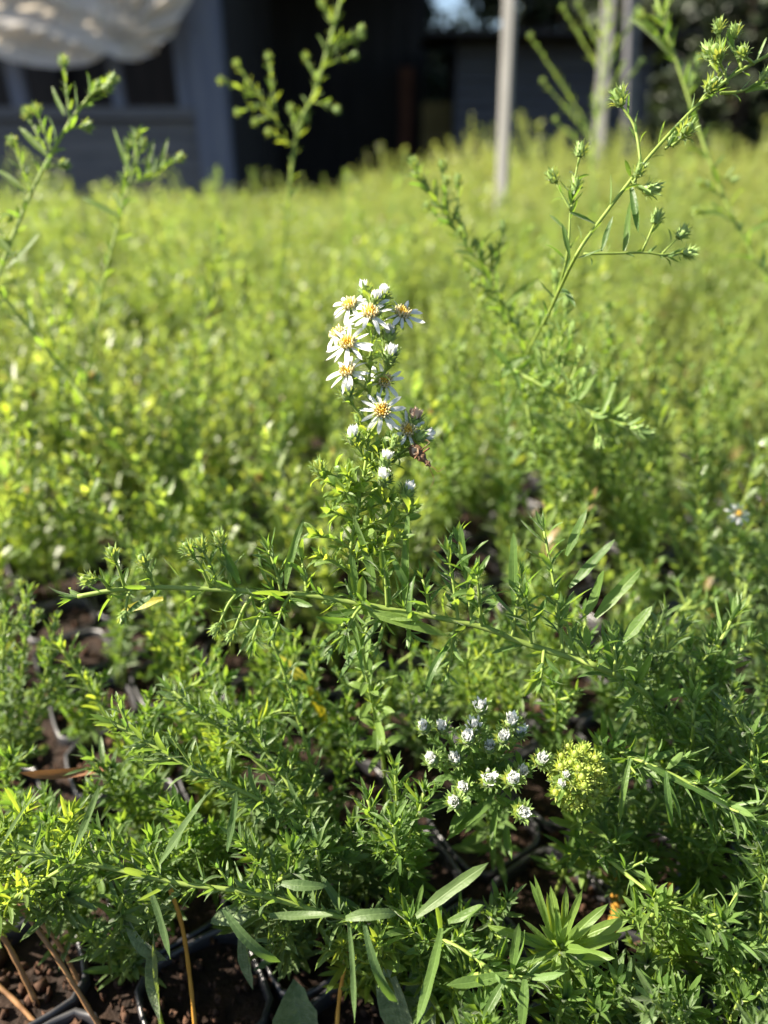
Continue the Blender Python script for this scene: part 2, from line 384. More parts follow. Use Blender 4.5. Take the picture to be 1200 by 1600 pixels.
# ------------------------------------------------------------------ plants
UPV = Vector((0, 0, 1))
GAPK = 1.3
class Plant:
    """things[..] > stem / branch (> leaf, leaf_tuft), bud (> petal_tuft), flower_head (> petal, disc)"""
    def __init__(s, base, leafmat='leaf', stemmat='stem', joined=False, seed=None):
        s.base = Vector(base); s.stems = []; s.heads = []; s.leafmat = leafmat; s.stemmat = stemmat; s.joined = joined
        s.r = random.Random(seed if seed is not None else rnd.random())
    def stem(s, pts, r0, r1, gk=None, ll=(15, 8), gap=(4, 2.5), shape='lin', ang=(65, 45), tuft=0.5, tl=0.38, start=0.03, end=1.0, up=0.25,
             tip=None, tipn=8, br=None, mat=None, step=2.0, sides=7, bends=None, tufts=5, rough=0.3, name=None, wscale=1.0):
        r0 *= .82; r1 *= .82
        if not s.joined: ll = (ll[0] * 1.18, ll[1] * 1.18)
        r = s.r; path = spline(pts, step * MM); n = len(path)
        cum = [0.0]
        for i in range(1, n): cum.append(cum[-1] + (path[i] - path[i - 1]).length)
        L = cum[-1]; fr = frames(path)
        mb = MB(); wig = [p.copy() for p in path]
        mb.tube(wig, [(r0 + (r1 - r0) * (c / L) ** 0.9) * MM for c in cum], sides)
        st = dict(mb=mb, leaves=[], tufts=MB(), mat=mat or s.leafmat, tip=path[-1], dir=fr[-1][0], name=name or ('stem' if not s.stems else 'branch'), path=path, cum=cum)
        s.stems.append(st)
        pos = start * L; az = r.uniform(0, 6.28); bnext = (br['first'] if br and 'first' in br else 0.1) * L; k = 0
        while pos < end * L:
            while k < n - 2 and cum[k + 1] < pos: k += 1
            f = (pos - cum[k]) / max(1e-9, cum[k + 1] - cum[k]); p = path[k].lerp(path[k + 1], min(1, f)); t, a, b = fr[k]
            q = pos / L; az += 2.4 + r.uniform(-.35, .35)
            rad = a * math.cos(az) + b * math.sin(az)
            an = R(ang[0] + (ang[1] - ang[0]) * q + r.uniform(-14, 14))
            d = (t * math.cos(an) + rad * math.sin(an) + UPV * (up * r.uniform(.3, 1.4))).normalized()
            l = (ll[0] + (ll[1] - ll[0]) * q) * r.uniform(1 - rough * 1.3, 1 + rough) * MM
            if l > 0.0005:
                nrm = t * 1.0 - rad * 0.2 + UPV * 0.35
                s._leaf(st, p + rad * r0 * 0.5 * MM, d, nrm, l, shape, bends, wscale)
            if tuft and r.random() < tuft:
                s.tuft(st, p + rad * r0 * .6 * MM, (t * .75 + rad * .6 + UPV * up).normalized(), l * tl, tufts)
            if br and pos >= bnext and q < br.get('last', 0.97):
                bl = (br['len'][0] + (br['len'][1] - br['len'][0]) * q) * r.uniform(.6, 1.25) * MM
                ba = R(br.get('ang', 50) + r.uniform(-12, 12)); bd = (t * math.cos(ba) + rad * math.sin(ba)).normalized()
                lift = br.get('lift', .5)
                pp = [p, p + bd * bl * .45 + UPV * bl * .06 * lift, p + bd * bl * .8 + UPV * bl * .3 * lift + t * bl * .08]
                kw = dict(br['kw']); s.stem(pp, r0 * br.get('r', .55), r1 * br.get('r', .55) + .18, **kw)
                bnext = pos + br['gap'] * MM * r.uniform(.7, 1.3)
            pos += (gap[0] + (gap[1] - gap[0]) * q) * r.uniform(.75, 1.25) * (gk or (GAPK if s.joined else 0.92)) * MM
        if tipn: s.tuft(st, path[-1], fr[-1][0], max(ll[1], 2.5) * MM * .8, tipn, spread=.55, shape=shape if shape != 'lin' else 'lan')
        if tip: s.head(tip[0], path[-1], fr[-1][0] * .8 + UPV * .3, (tip[1] if len(tip) > 1 else 4.0))
        return st
    def _leaf(s, st, p, d, nrm, l, shape, bends=None, ws=1.0):
        bi = s.r.choice(bends or (1, 2, 2, 3, 3, 4)); wsc = l * (s.r.uniform(1.15, 1.75) if s.joined else s.r.uniform(.95, 1.5)) * ws
        st['leaves'].append((shape, bi, st['mat'], basis(p, d, nrm, wsc, l, l * 0.5 + wsc * .5)))
    def leafpx(s, st, a, b, width, shape='lin', bend=None, mat=None, nrm=None):
        """one leaf from point a to point b, width in mm"""
        d = b - a; l = d.length * 1.04; bi = s.r.choice((2, 3, 4)) if bend is None else bend
        wsc = width * MM / ASPECT[shape]
        nv = nrm if nrm is not None else (UPV * .8 + Vector((-.3, -.5, 0)))
        st['leaves'].append((shape, bi, mat or st['mat'], basis(a, d, nv, wsc, l, l)))
    def tuft(s, st, p, d, l, n, spread=.8, shape='lan'):
        r = s.r; a0 = r.uniform(0, 6.28); o = d.orthogonal().normalized(); b = d.cross(o)
        for k in range(n):
            a = a0 + k * 2.4; rad = o * math.cos(a) + b * math.sin(a)
            dd = (d + rad * spread * r.uniform(.3, 1.35)).normalized(); ll = l * r.uniform(.55, 1.2)
            st['tufts'].tmpl(LO[shape, r.choice((1, 2, 3, 4))], basis(p, dd, d - rad * .5, ll * (r.uniform(1.3, 2.1) if s.joined else r.uniform(.95, 1.5)), ll * 1.12))
    def head(s, kind, p, d, size, **kw):
        s.heads.append((kind, Vector(p), Vector(d).normalized(), size * MM, kw))
    def pedicel(s, a, b, r=.45, ll=(4, 2.6), gap=(1.9, 1.3), mid=None, **kw):
        a, b = Vector(a), Vector(b); m = mid if mid is not None else (a + b) / 2 - UPV * (b - a).length * .06
        return s.stem([a, m, b], r * 1.15, r, ll=ll, gap=gap, tuft=kw.pop('tuft', .15), tipn=kw.pop('tipn', 4), sides=6, start=.12, **kw)
    def build(s, name, label, cat='plant', group=None):
        root = empty(name, s.base); tag(root, label, cat, group); base = s.base; inv = Matrix.Translation(-base)
        if s.joined:
            SM, FM = MB(), MB()
            for st in s.stems:
                SM.merge(st['mb']); FM.merge(st['tufts'])
                for sh, bi, mt, m4 in st['leaves']: FM.tmpl(LO[sh, bi], m4)
            obj('stem', SM.mesh('stem', [M[s.stemmat]], base), root)
            fo = obj('foliage', FM.mesh('foliage', [M[s.leafmat]], base), root); tag(fo, kind='stuff')
        else:
            for st in s.stems:
                so = obj(st['name'], st['mb'].mesh(st['name'], [M[s.stemmat]], base), root)
                for sh, bi, mt, m4 in st['leaves']: obj('leaf', leaf_mesh(sh, bi, mt), so, inv @ m4)
                if st['tufts'].v:
                    t = obj('leaf_tuft', st['tufts'].mesh('leaf_tuft', [M[st['mat']]], base), so); tag(t, kind='stuff')
        for kind, p, d, size, kw in s.heads:
            lp = p - base
            if kind in ('bud_green', 'bud_yellow'):
                obj('bud', BMESH[kind], root, zbasis(lp, d, size, s.r.uniform(0, 6)))
            elif kind in ('tuft', 'tuft_wide', 'tuft_pink'):
                b = obj('bud', BMESH['cup'], root, zbasis(lp, d, size, s.r.uniform(0, 6)))
                obj('petal_tuft', BMESH[kind], b)
            else:
                n = kw.get('n', 12); L = kw.get('L', 6.6) * MM; droop = kw.get('droop', .12)
                sp0 = s.r.uniform(0, 6)
                h = obj('flower_head', BMESH['cup'], root, zbasis(lp, d, size, sp0))
                obj('disc', BMESH['disc'], h, Matrix.Translation((0, 0, .30))); obj('florets', BMESH['florets'], h, Matrix.Translation((0, 0, .30)))
                for k in range(n):
                    if s.r.random() < .06: continue
                    a = 2 * math.pi * k / n + s.r.uniform(-.16, .16); rad = Vector((math.cos(a), math.sin(a), 0))
                    dd = rad + Vector((0, 0, s.r.uniform(-.18, .22) - droop)); l = L / size * s.r.uniform(.85, 1.1)
                    obj('petal', petal_mesh(s.r.choice((1, 2, 2, 3, 4))), h, basis(Vector((0, 0, .60)) + rad * .26, dd, UPV, l * s.r.uniform(.7, 1.05), l))
        return root

def petal_mesh(bi): return leaf_mesh('pet', bi, 'petal')

# ================================================================== THE SETTING
def struct(name, mb, mat, smooth=False):
    return tag(obj(name, mb.mesh(name, [M[mat]], smooth=smooth)), kind='structure')
mb = MB(); mb.add([(-200, -60, -0.06), (200, -60, -0.06), (200, 300, -0.06), (-200, 300, -0.06)], [(0, 1, 2, 3)]); struct('ground', mb, 'soil')
# lumpy potting soil that fills the trays and the beds
mb = MB(); nx, ny = 130, 130; vs = []
for j in range(ny + 1):
    yy = -0.25 + 6.4 * (j / ny) ** 2.2
    for i in range(nx + 1):
        hw = 0.5 + 0.95 * max(0, yy); xx = (i / nx * 2 - 1) * hw
        vs.append((xx, yy, -0.012 + 0.004 * math.sin(xx * 91 + yy * 37) * math.cos(yy * 113 - xx * 29) + rnd.uniform(-.0022, .0022)))
mb.add(vs, [(j * (nx + 1) + i, j * (nx + 1) + i + 1, (j + 1) * (nx + 1) + i + 1, (j + 1) * (nx + 1) + i) for j in range(ny) for i in range(nx)])
struct('potting_soil', mb, 'soil', True)
# crumbs of soil
mb = MB()
ico = [(0, 0, 1), (.89, 0, .45), (.28, .85, .45), (-.72, .53, .45), (-.72, -.53, .45), (.28, -.85, .45), (.72, .53, -.45), (-.28, .85, -.45), (-.89, 0, -.45), (-.28, -.85, -.45), (.72, -.53, -.45), (0, 0, -1)]
icf = [(0, 1, 2), (0, 2, 3), (0, 3, 4), (0, 4, 5), (0, 5, 1), (1, 6, 2), (2, 7, 3), (3, 8, 4), (4, 9, 5), (5, 10, 1), (6, 7, 2), (7, 8, 3), (8, 9, 4), (9, 10, 5), (10, 6, 1), (11, 7, 6), (11, 8, 7), (11, 9, 8), (11, 10, 9), (11, 6, 10)]
for k in range(5200):
    yy = 0.10 + 0.55 * rnd.random() ** 1.6; xx = U(-1, 1) * (0.10 + yy * .68); q = U(.0007, .0021) * (1.7 if rnd.random() < .10 else 1)
    e = [(1 + U(-.35, .35)) * q for _ in range(3)]
    mb.add([(xx + v[0] * e[0] * U(.7, 1.3), yy + v[1] * e[1] * U(.7, 1.3), -.009 + v[2] * e[2] * U(.7, 1.3) + U(-.002, .003)) for v in ico], icf)
tag(obj('soil_crumbs', mb.mesh('soil_crumbs', [M['crumb']])), 'loose brown soil crumbs and bark bits between the tray rims', 'soil', kind='stuff')

# black plastic cell trays, turned to the view
CELL = 0.050; TROT = R(33)
def cell_mesh():
    mb = MB(); prof_ = [(.0195, -.045), (.0216, -.014), (.0222, -.0052), (.0229, -.0038), (.0240, -.0040), (.0246, -.0060), (.0246, -.010)]
    n = 20; vs = []
    for (h, z) in prof_:
        for k in range(n):
            a = 2 * math.pi * k / n; c, s_ = math.cos(a), math.sin(a); e = 5.0
            q = (abs(c) ** e + abs(s_) ** e) ** (-1 / e); vs.append((c * q * h, s_ * q * h, z))
    mb.add(vs, [(i * n + k, i * n + (k + 1) % n, (i + 1) * n + (k + 1) % n, (i + 1) * n + k) for i in range(len(prof_) - 1) for k in range(n)])
    return mb.mesh('cell', [M['plastic']])
CM = cell_mesh()
tc_, ts_ = math.cos(TROT), math.sin(TROT)
def tray_pt(u, v): return Vector((u * tc_ - v * ts_, u * ts_ + v * tc_, 0))
TRAYS = {}
NU, NV = 5, 8
for iu in range(-8, 9):
    for iv in range(-8, 9):
        o = tray_pt(iu * (NU * CELL + .012), iv * (NV * CELL + .012)); cells = []
        for a in range(NU):
            for b in range(NV):
                c = o + tray_pt((a + .5) * CELL, (b + .5) * CELL); x, y, d = pix(c)
                if .08 < c.y < .72 and -160 < x < 1360 and 600 < y < 1900: cells.append(c)
        if len(cells) >= 3: TRAYS[iu, iv] = (o, cells)
TL = ['black plastic cell tray under the flowering stalk', 'black cell tray with bare brown soil and dry stalks', 'black cell tray under the white-budded aster', 'black cell tray behind the fallen brown leaf']
for i, ((iu, iv), (o, cells)) in enumerate(sorted(TRAYS.items(), key=lambda t: -len(t[1][1]))):
    root = empty('cell_tray', o); tag(root, 'black plastic cell tray of potting soil half hidden beneath the asters', 'plant tray', 'cell trays under the asters')
    for c in cells: obj('cell', CM, root, Matrix.Translation(c - o) @ Matrix.Rotation(TROT, 4, 'Z'))

# ------------------------------------------------------------------ background: shed, barn, house, posts, trees
BY = 7.0
def W(x, y, depth_y):
    """world point at pixel x, y on the vertical plane Y = depth_y"""
    v = FWD + Vector((1, 0, 0)) * ((x - 600) / FPX) + UP3 * ((800 - y) / FPX)
    return CAMP + v * (depth_y / v.y)
def part(name, mat, parent, *boxes):
    m_ = MB()
    for lo, hi in boxes: m_.box(lo, hi)
    return obj(name, m_.mesh(name, [M[mat]], parent.location, smooth=False), parent)
# open-fronted shed with a sheet hanging in its window
xa, xb = W(-330, 90, BY).x, W(352, 120, BY).x
sill = W(150, 168, BY).z
shed = empty('shed', (xb, BY, -.06)); tag(shed, 'open shed with blue-grey frame and wide window opening behind the field', 'shed')
postw = W(350, 110, BY).x - W(300, 110, BY).x
part('corner_post', 'bluepaint', shed, ((xb - postw, BY - .09, -.06), (xb, BY + .09, 3.0)))
part('trim', 'bluepaint', shed, ((xb - postw - .14, BY - .05, sill + .0), (xb - postw - .003, BY + .05, 2.9)))
part('sill', 'board', shed, ((xa, BY - .10, sill - .09), (xb - postw - .003, BY + .06, sill)))
zb = -.06
for k in range(5):
    z0 = zb + k * (sill - .093 - zb) / 5; z1 = zb + (k + 1) * (sill - .093 - zb) / 5
    part('board', 'board', shed, ((xa, BY - .04 + .004 * (k % 2), z0 + .006), (xb - postw - .003, BY + .02, z1)))
for px, wd in ((13, .13), (172, .10), (-180, .10)):
    x = W(px, 60, BY).x; part('mullion', 'bluepaint', shed, ((x - wd / 2, BY - .045, sill), (x + wd / 2, BY + .03, 2.9)))
part('lintel', 'bluepaint', shed, ((xa, BY - .07, 2.9), (xb, BY + .07, 3.05)))
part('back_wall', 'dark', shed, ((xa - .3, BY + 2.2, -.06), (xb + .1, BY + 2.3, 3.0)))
part('side_wall', 'dark', shed, ((xb - .06, BY + .1, -.06), (xb - .01, BY + 2.2, 3.0)))
# sheet: one wide drape, pleats gathered near its middle
m_ = MB(); nu, nv = 150, 60; vs = []
EDGE = [(-60, 70), (-20, 82), (20, 96), (60, 105), (95, 108), (130, 103), (160, 92), (172, 84), (186, 93), (205, 97), (232, 92), (262, 66), (284, 34), (300, -6)]
def edge(x):
    for (x0, y0), (x1, y1) in zip(EDGE, EDGE[1:]):
        if x <= x1: return y0 + (y1 - y0) * (x - x0) / (x1 - x0)
    return EDGE[-1][1]
for j in range(nv + 1):
    for i in range(nu + 1):
        px = -60 + 360 * i / nu; v = j / nv; py = -150 + (edge(px) + 150) * v
        q = W(px, py, BY - .22)
        dx, dy = px - 174, py - 78; rr_ = math.hypot(dx, dy); an = math.atan2(dy, dx)
        f1 = .055 * math.sin(an * (19 if dx > 0 else 11) + .6 * math.sin(rr_ * .035)) * min(1, rr_ / 60)
        f2 = .045 * math.sin(py * .115 - px * .030 + 1.2 * math.sin(px * .02)) + .022 * abs(math.sin(py * .17 + px * .055))
        k_ = 1 / (1 + math.exp(-dx / 18)); vs.append((q.x, q.y + (f1 * (.45 + .55 * k_) + f2 * (1 - .7 * k_)) - .05 * v, q.z))
m_.add(vs, [(j * (nu + 1) + i, j * (nu + 1) + i + 1, (j + 1) * (nu + 1) + i + 1, (j + 1) * (nu + 1) + i) for j in range(nv) for i in range(nu)])
tag(obj('plastic_sheet', m_.mesh('plastic_sheet', [M['tarp']])), 'crumpled white plastic sheet sagging across the shed window', 'sheet')

# dark barn in the middle
BN = 10.5
x0, x1 = W(365, 150, BN).x, W(668, 150, BN).x
barn = empty('barn', ((x0 + x1) / 2, BN, -.06)); tag(barn, 'dark timber barn front in deep shade behind the field', 'barn')
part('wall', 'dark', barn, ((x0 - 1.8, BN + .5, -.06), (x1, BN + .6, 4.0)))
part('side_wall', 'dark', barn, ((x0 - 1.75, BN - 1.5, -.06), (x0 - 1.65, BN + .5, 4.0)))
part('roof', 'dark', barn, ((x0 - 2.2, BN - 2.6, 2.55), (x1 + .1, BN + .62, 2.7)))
npl = 12
for k in range(npl):
    a = x0 - .6 + (x1 - x0 + .6) * k / npl; b = x0 - .6 + (x1 - x0 + .6) * (k + 1) / npl
    part('plank', 'dark', barn, ((a + .01, BN + .45 + .012 * (k % 2), -.06), (b - .01, BN + .497, 2.5)))
xr = W(637, 150, BN).x; part('door_post', 'rust', barn, ((xr - .10, BN + .30, -.06), (xr + .08, BN + .44, 1.45)))
xr0, xr1 = W(655, 160, BN).x, W(720, 160, BN).x
cr = MB(); cr.box((xr0, BN - .9, -.06), (xr1, BN - .35, W(690, 150, BN).z))
M['olive'] = plain_mat('olive_crate', (0.10, 0.075, 0.018), (0.13, 0.10, 0.03), 6, 0.7)
crt = empty('crate', ((xr0 + xr1) / 2, BN - .6, -.06)); tag(crt, 'ochre slatted crate standing against the dark barn', 'crate')
zc = W(690, 150, BN - .9).z
for k in range(4):
    part('slat', 'olive', crt, ((xr0, BN - .92, -.05 + k * zc / 4), (xr1, BN - .90, -.05 + (k + .8) * zc / 4)))
part('body', 'olive', crt, ((xr0 + .01, BN - .897, -.06), (xr1 - .01, BN - .40, zc - .06)))

# house with lapped siding at the right
HN = 9.0
h0, h1 = W(712, 120, HN).x, W(1015, 120, HN).x
house = empty('house', ((h0 + h1) / 2, HN, -.06)); tag(house, 'low house wall clad in grey lapped boards behind the posts', 'house')
zt = W(850, 60, HN).z
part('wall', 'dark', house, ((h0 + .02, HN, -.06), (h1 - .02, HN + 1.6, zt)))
nb = 13
for k in range(nb):
    z0 = -.05 + k * zt / nb; z1 = z0 + zt / nb
    m_ = MB(); vs = [(h0, HN - .07, z0), (h1, HN - .07, z0), (h1, HN - .012, z1 + .01), (h0, HN - .012, z1 + .01), (h0, HN - .003, z0), (h1, HN - .003, z0), (h1, HN - .003, z1 + .01), (h0, HN - .003, z1 + .01)]
    m_.add(vs, [(0, 1, 2, 3), (5, 4, 7, 6), (0, 4, 5, 1), (3, 2, 6, 7), (0, 3, 7, 4), (1, 5, 6, 2)])
    obj('siding_board', m_.mesh('siding_board', [M['siding']], house.location, smooth=False), house)
rf = MB(); rf.add([(h0 - .35, HN - .45, zt - .03), (h1 + .35, HN - .45, zt - .03), (h1 + .35, HN + 1.6, zt + .10), (h0 - .35, HN + 1.6, zt + .10), (h0 - .35, HN - .45, zt + .02), (h1 + .35, HN - .45, zt + .02), (h1 + .35, HN + 1.6, zt + .15), (h0 - .35, HN + 1.6, zt + .15)],
                 [(3, 2, 1, 0), (4, 5, 6, 7), (0, 1, 5, 4), (1, 2, 6, 5), (2, 3, 7, 6), (3, 0, 4, 7)])
obj('roof', rf.mesh('roof', [M['dark']], house.location, smooth=False), house)

# posts
def post(name, x0_, y0_, x1_, y1_, yd, wd, dp, rot, label, mat='post', zt=3.0, cap=True):
    a, b = W(x1_, y1_, yd), W(x0_, y0_, yd)
    lean = (b.x - a.x) / max(.01, b.z - a.z)
    r_ = empty(name, (a.x - lean * (a.z + .06), yd, -.06)); tag(r_, label, 'post', 'posts in the field')
    m_ = MB(); e = .004
    sec = [(-wd / 2 + e, -dp / 2), (wd / 2 - e, -dp / 2), (wd / 2, -dp / 2 + e), (wd / 2, dp / 2 - e), (wd / 2 - e, dp / 2), (-wd / 2 + e, dp / 2), (-wd / 2, dp / 2 - e), (-wd / 2, -dp / 2 + e)]
    c_, s_ = math.cos(rot), math.sin(rot); vs = []
    lv = [0, .8, 1.6, 2.4, zt]
    for z in lv:
        for (px, py) in sec: vs.append((px * c_ - py * s_ + lean * z, px * s_ + py * c_, z))
    n = len(sec); fs = [(i * n + k, i * n + (k + 1) % n, (i + 1) * n + (k + 1) % n, (i + 1) * n + k) for i in range(len(lv) - 1) for k in range(n)]
    fs += [tuple(range(n - 1, -1, -1)), tuple((len(lv) - 1) * n + k for k in range(n))]
    m_.add(vs, fs); obj('shaft', m_.mesh('shaft', [M[mat]], smooth=False), r_)
    return r_
post('post', 797, 0, 784, 295, 2.55, .037, .026, R(-28), 'square grey weathered post standing in the field of asters')
post('post', 952, 0, 940, 165, 5.2, .07, .05, R(-25), 'pale grey post between the house wall and the aster field')
post('post', 989, 0, 985, 130, 6.2, .085, .07, R(10), 'brown-grey timber post in front of the house siding', 'board')

# dark trees closing the view
def tree(x, y, h, cw, seed, label, zmin=.4):
    r = random.Random(seed); t = empty('tree', (x, y, -.06)); tag(t, label, 'tree', 'dark trees behind the buildings')
    m_ = MB(); pts = [Vector((x + r.uniform(-.1, .1) * k, y, -.06 + h * k / 5)) for k in range(6)]
    m_.tube(pts, [.16 - .024 * k for k in range(6)], 8)
    for k in range(7):
        a = r.uniform(0, 6.28); z = h * r.uniform(.2, .8); b = Vector((x, y, z)); e = b + Vector((math.cos(a) * cw * .7, math.sin(a) * cw * .7, r.uniform(.2, .8)))
        m_.tube([b, (b + e) / 2 + Vector((0, 0, .1)), e], [.06, .04, .015], 5)
    obj('trunk', m_.mesh('trunk', [M['bark']], t.location), t)
    m_ = MB(); cl = []
    for k in range(60): 
        z = r.uniform(zmin, h); rr = cw * (1 - .55 * (z / h)) ; a = r.uniform(0, 6.28); q = math.sqrt(r.random()) * rr
        cl.append((x + q * math.cos(a), y + q * math.sin(a), z, r.uniform(.25, .5)))
    for c in cl:
        for k in range(85):
            d = Vector((r.gauss(0, 1), r.gauss(0, 1), r.gauss(0, 1))).normalized(); p = Vector(c[:3]) + d * c[3] * r.random() ** .4
            m_.tmpl(LO['brd', r.choice((1, 2, 3))], basis(p, Vector((r.gauss(0, 1), r.gauss(0, 1), r.gauss(0, .6))), d + UPV * .5, r.uniform(.16, .26) * 1.3, r.uniform(.16, .26)))
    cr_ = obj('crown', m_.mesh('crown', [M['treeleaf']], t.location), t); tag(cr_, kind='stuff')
TR = [(430, 13.5), (545, 13.2), (615, 14.0), (815, 14.5), (890, 13.5), (985, 12.6), (1075, 12.2), (1170, 11.2), (1290, 10.4), (290, 12.5), (120, 12.5), (1040, 15.0), (1125, 14.0), (1235, 13.0), (940, 15.5)]
for k, (px, yy) in enumerate(TR):
    tree(W(px, 100, yy).x, yy, U(4.2, 5.4), U(1.05, 1.35), 40 + k, 'dark leafy tree in shade behind the buildings', .1)
tree(W(712, 100, 13.0).x, 13.0, 2.0, 1.0, 77, 'low dark shrubby tree in the gap between barn and house', .1)

# ================================================================== FIELD
def field_plant(seed, h, nst, ll, leafmat='field', bush=False):
    p = Plant((0, 0, 0), leafmat, joined=True, seed=seed); r = p.r
    for k in range(nst):
        a = r.uniform(0, 6.28); hh = h * r.uniform(.65, 1.05); sp0 = r.uniform(.05, .32) * h
        top = Vector((math.cos(a) * sp0, math.sin(a) * sp0, hh)); mid = Vector((math.cos(a) * sp0 * .35, math.sin(a) * sp0 * .35, hh * .5))
        p.stem([Vector((math.cos(a) * .004, math.sin(a) * .004, -.012)), mid, top], 1.3, .5, ll=ll, gap=(5.5, 3.2), shape=r.choice(('lan', 'lan', 'sp', 'brd')),
               tuft=.45, tl=.5, tufts=4, tipn=9, step=9, sides=5, start=.12, up=.3,
               br=dict(gap=h * 1000 * .17, len=(h * 1000 * .22, h * 1000 * .10), ang=45, lift=.7, first=.35, kw=dict(ll=(ll[1], ll[1] * .6), gap=(4, 2.6), tuft=.2, tipn=7, step=9, sides=4, shape='lan')) if bush else None)
    return p
PROTO = []
for k in range(10):
    p = field_plant(100 + k, rnd.uniform(.12, .19), rnd.choice((3, 4, 5)), (rnd.uniform(17, 27), rnd.uniform(9, 14)), bush=k % 2 == 0)
    PROTO.append(p)
def proto_objects(k):
    p = PROTO[k]; SM, FM = MB(), MB()
    for st in p.stems:
        SM.merge(st['mb']); FM.merge(st['tufts'])
        for sh, bi, mt, m4 in st['leaves']: FM.tmpl(LO[sh, bi], m4)
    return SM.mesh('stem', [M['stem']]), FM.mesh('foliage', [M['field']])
PM = [proto_objects(k) for k in range(len(PROTO))]
near_pts, far_pts = [], []
for iu in range(-160, 161):
    for iv in range(-160, 161):
        c = tray_pt((iu + .5) * CELL, (iv + .5) * CELL)
        if c.y < .33 or c.y > 1.75 or abs(c.x) > 1.6: continue
        x, y, d = pix(c + Vector((0, 0, .1)))
        if -140 < x < 1340: near_pts.append((d, c))
near_pts.sort(key=lambda t: t[0])
r_ = random.Random(3)
def bare(c):
    x, y, d = pix(c)
    return (40 < x < 240 and 1010 < y < 1250) or (d > .5 and noise.noise((c.x * 7, c.y * 7, 9)) > .34) or (d > .8 and r_.random() < .06)
FL = ['leafy green aster seedling crowding the tray field behind the flowering stalk']
near_pts = [t for t in near_pts if not bare(t[1])]
for d, c in near_pts[:235]:
    k = r_.randrange(len(PM)); rt = empty('aster_seedling', c + Vector((r_.uniform(-.01, .01), r_.uniform(-.01, .01), 0)))
    s = r_.uniform(.6, 1.12) * (1 + .45 * noise.noise((c.x * 6, c.y * 6, 1))); rt.scale = (s, s, s * r_.uniform(.85, 1.1)); rt.rotation_euler = (r_.uniform(-.1, .1), r_.uniform(-.1, .1), r_.uniform(0, 6.28))
    tag(rt, 'bushy branched green aster seedling in the tray field behind the flowering stalk' if k % 2 == 0 else 'unbranched leafy green aster seedling in the tray field behind the flowering stalk', 'plant', 'aster seedlings in the trays')
    obj('stem', PM[k][0], rt); tag(obj('foliage', PM[k][1], rt), kind='stuff')
# everything farther off is a mass of plants nobody could count
pts = []
for d, c in near_pts[235:]: pts.append((c.x + r_.uniform(-.012, .012), c.y + r_.uniform(-.012, .012), 0, r_.uniform(.55, 1.15) * (1 + .5 * noise.noise((c.x * 5, c.y * 5, 3)))))
y = 1.75
while y < 6.3:
    stp = .052 + .02 * (y - 1.75); x = -.75 * y - .3
    while x < .75 * y + .4:
        px, py, dd = pix(Vector((x, y, .2)))
        sc_ = r_.uniform(.8, 1.2)
        if x > -.2 and y > 2.9: sc_ *= 1.0 + min(1.0, (y - 2.9) * .55) * min(1.0, (x + .2) * 1.2)
        if x < -.35 and 3.4 < y < 4.1 and r_.random() < .8: x += stp; continue
        if y > 5.2: sc_ *= 1.15
        if x < -.35 and y > 4.1: sc_ *= .55
        sc_ *= (1 + .5 * noise.noise((x * 2.6, y * 2.6, 4)) + .25 * noise.noise((x * 7, y * 7, 2))) * (1.45 if r_.random() < .05 else 1)
        pts.append((x + r_.uniform(-.02, .02), y + r_.uniform(-.02, .02), 0, sc_ * r_.uniform(.65, 1.2))) if r_.random() > .12 else None; x += stp * r_.uniform(.8, 1.2)
    y += stp
me = bpy.data.meshes.new('plant_mass'); me.from_pydata([p[:3] for p in pts], [], [])
at = me.attributes.new('size', 'FLOAT', 'POINT'); at.data.foreach_set('value', [p[3] for p in pts])
mass = obj('plant_mass', me); tag(mass, 'mass of bright yellow-green plants filling the field up to the buildings', 'plants', kind='stuff')
pc = bpy.data.collections.new('seedling_kinds')
for k, (a, b) in enumerate(PM):
    j = MB()
    p = PROTO[k]
    for st in p.stems:
        j.merge(st['tufts']); j.mi = [1] * len(j.f)
    for st in p.stems:
        for sh, bi, mt, m4 in st['leaves']: j.tmpl(LO[sh, bi], m4, 1)
        n0 = len(j.f); j.merge(st['mb']); j.mi = j.mi[:n0] + [0] * (len(j.f) - n0)
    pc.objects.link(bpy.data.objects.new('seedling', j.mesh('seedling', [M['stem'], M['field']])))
ng = bpy.data.node_groups.new('scatter', 'GeometryNodeTree')
ng.interface.new_socket('Geometry', in_out='INPUT', socket_type='NodeSocketGeometry'); ng.interface.new_socket('Geometry', in_out='OUTPUT', socket_type='NodeSocketGeometry')
gi, go = ng.nodes.new('NodeGroupInput'), ng.nodes.new('NodeGroupOutput')
ip = ng.nodes.new('GeometryNodeInstanceOnPoints'); ci = ng.nodes.new('GeometryNodeCollectionInfo'); ci.inputs[0].default_value = pc
ci.inputs['Separate Children'].default_value = True; ci.inputs['Reset Children'].default_value = True
rv = ng.nodes.new('FunctionNodeRandomValue'); rv.data_type = 'FLOAT_VECTOR'; rv.inputs[0].default_value = (-.12, -.12, 0); rv.inputs[1].default_value = (.12, .12, 6.28)
na = ng.nodes.new('GeometryNodeInputNamedAttribute'); na.data_type = 'FLOAT'; na.inputs[0].default_value = 'size'
ip.inputs['Pick Instance'].default_value = True
e2r = ng.nodes.new('FunctionNodeEulerToRotation')
L_ = ng.links.new
L_(gi.outputs[0], ip.inputs['Points']); L_(ci.outputs[0], ip.inputs['Instance']); L_(rv.outputs[0], e2r.inputs[0]); L_(e2r.outputs[0], ip.inputs['Rotation'])
L_(na.outputs[0], ip.inputs['Scale']); L_(ip.outputs[0], go.inputs[0])
md = mass.modifiers.new('scatter', 'NODES'); md.node_group = ng

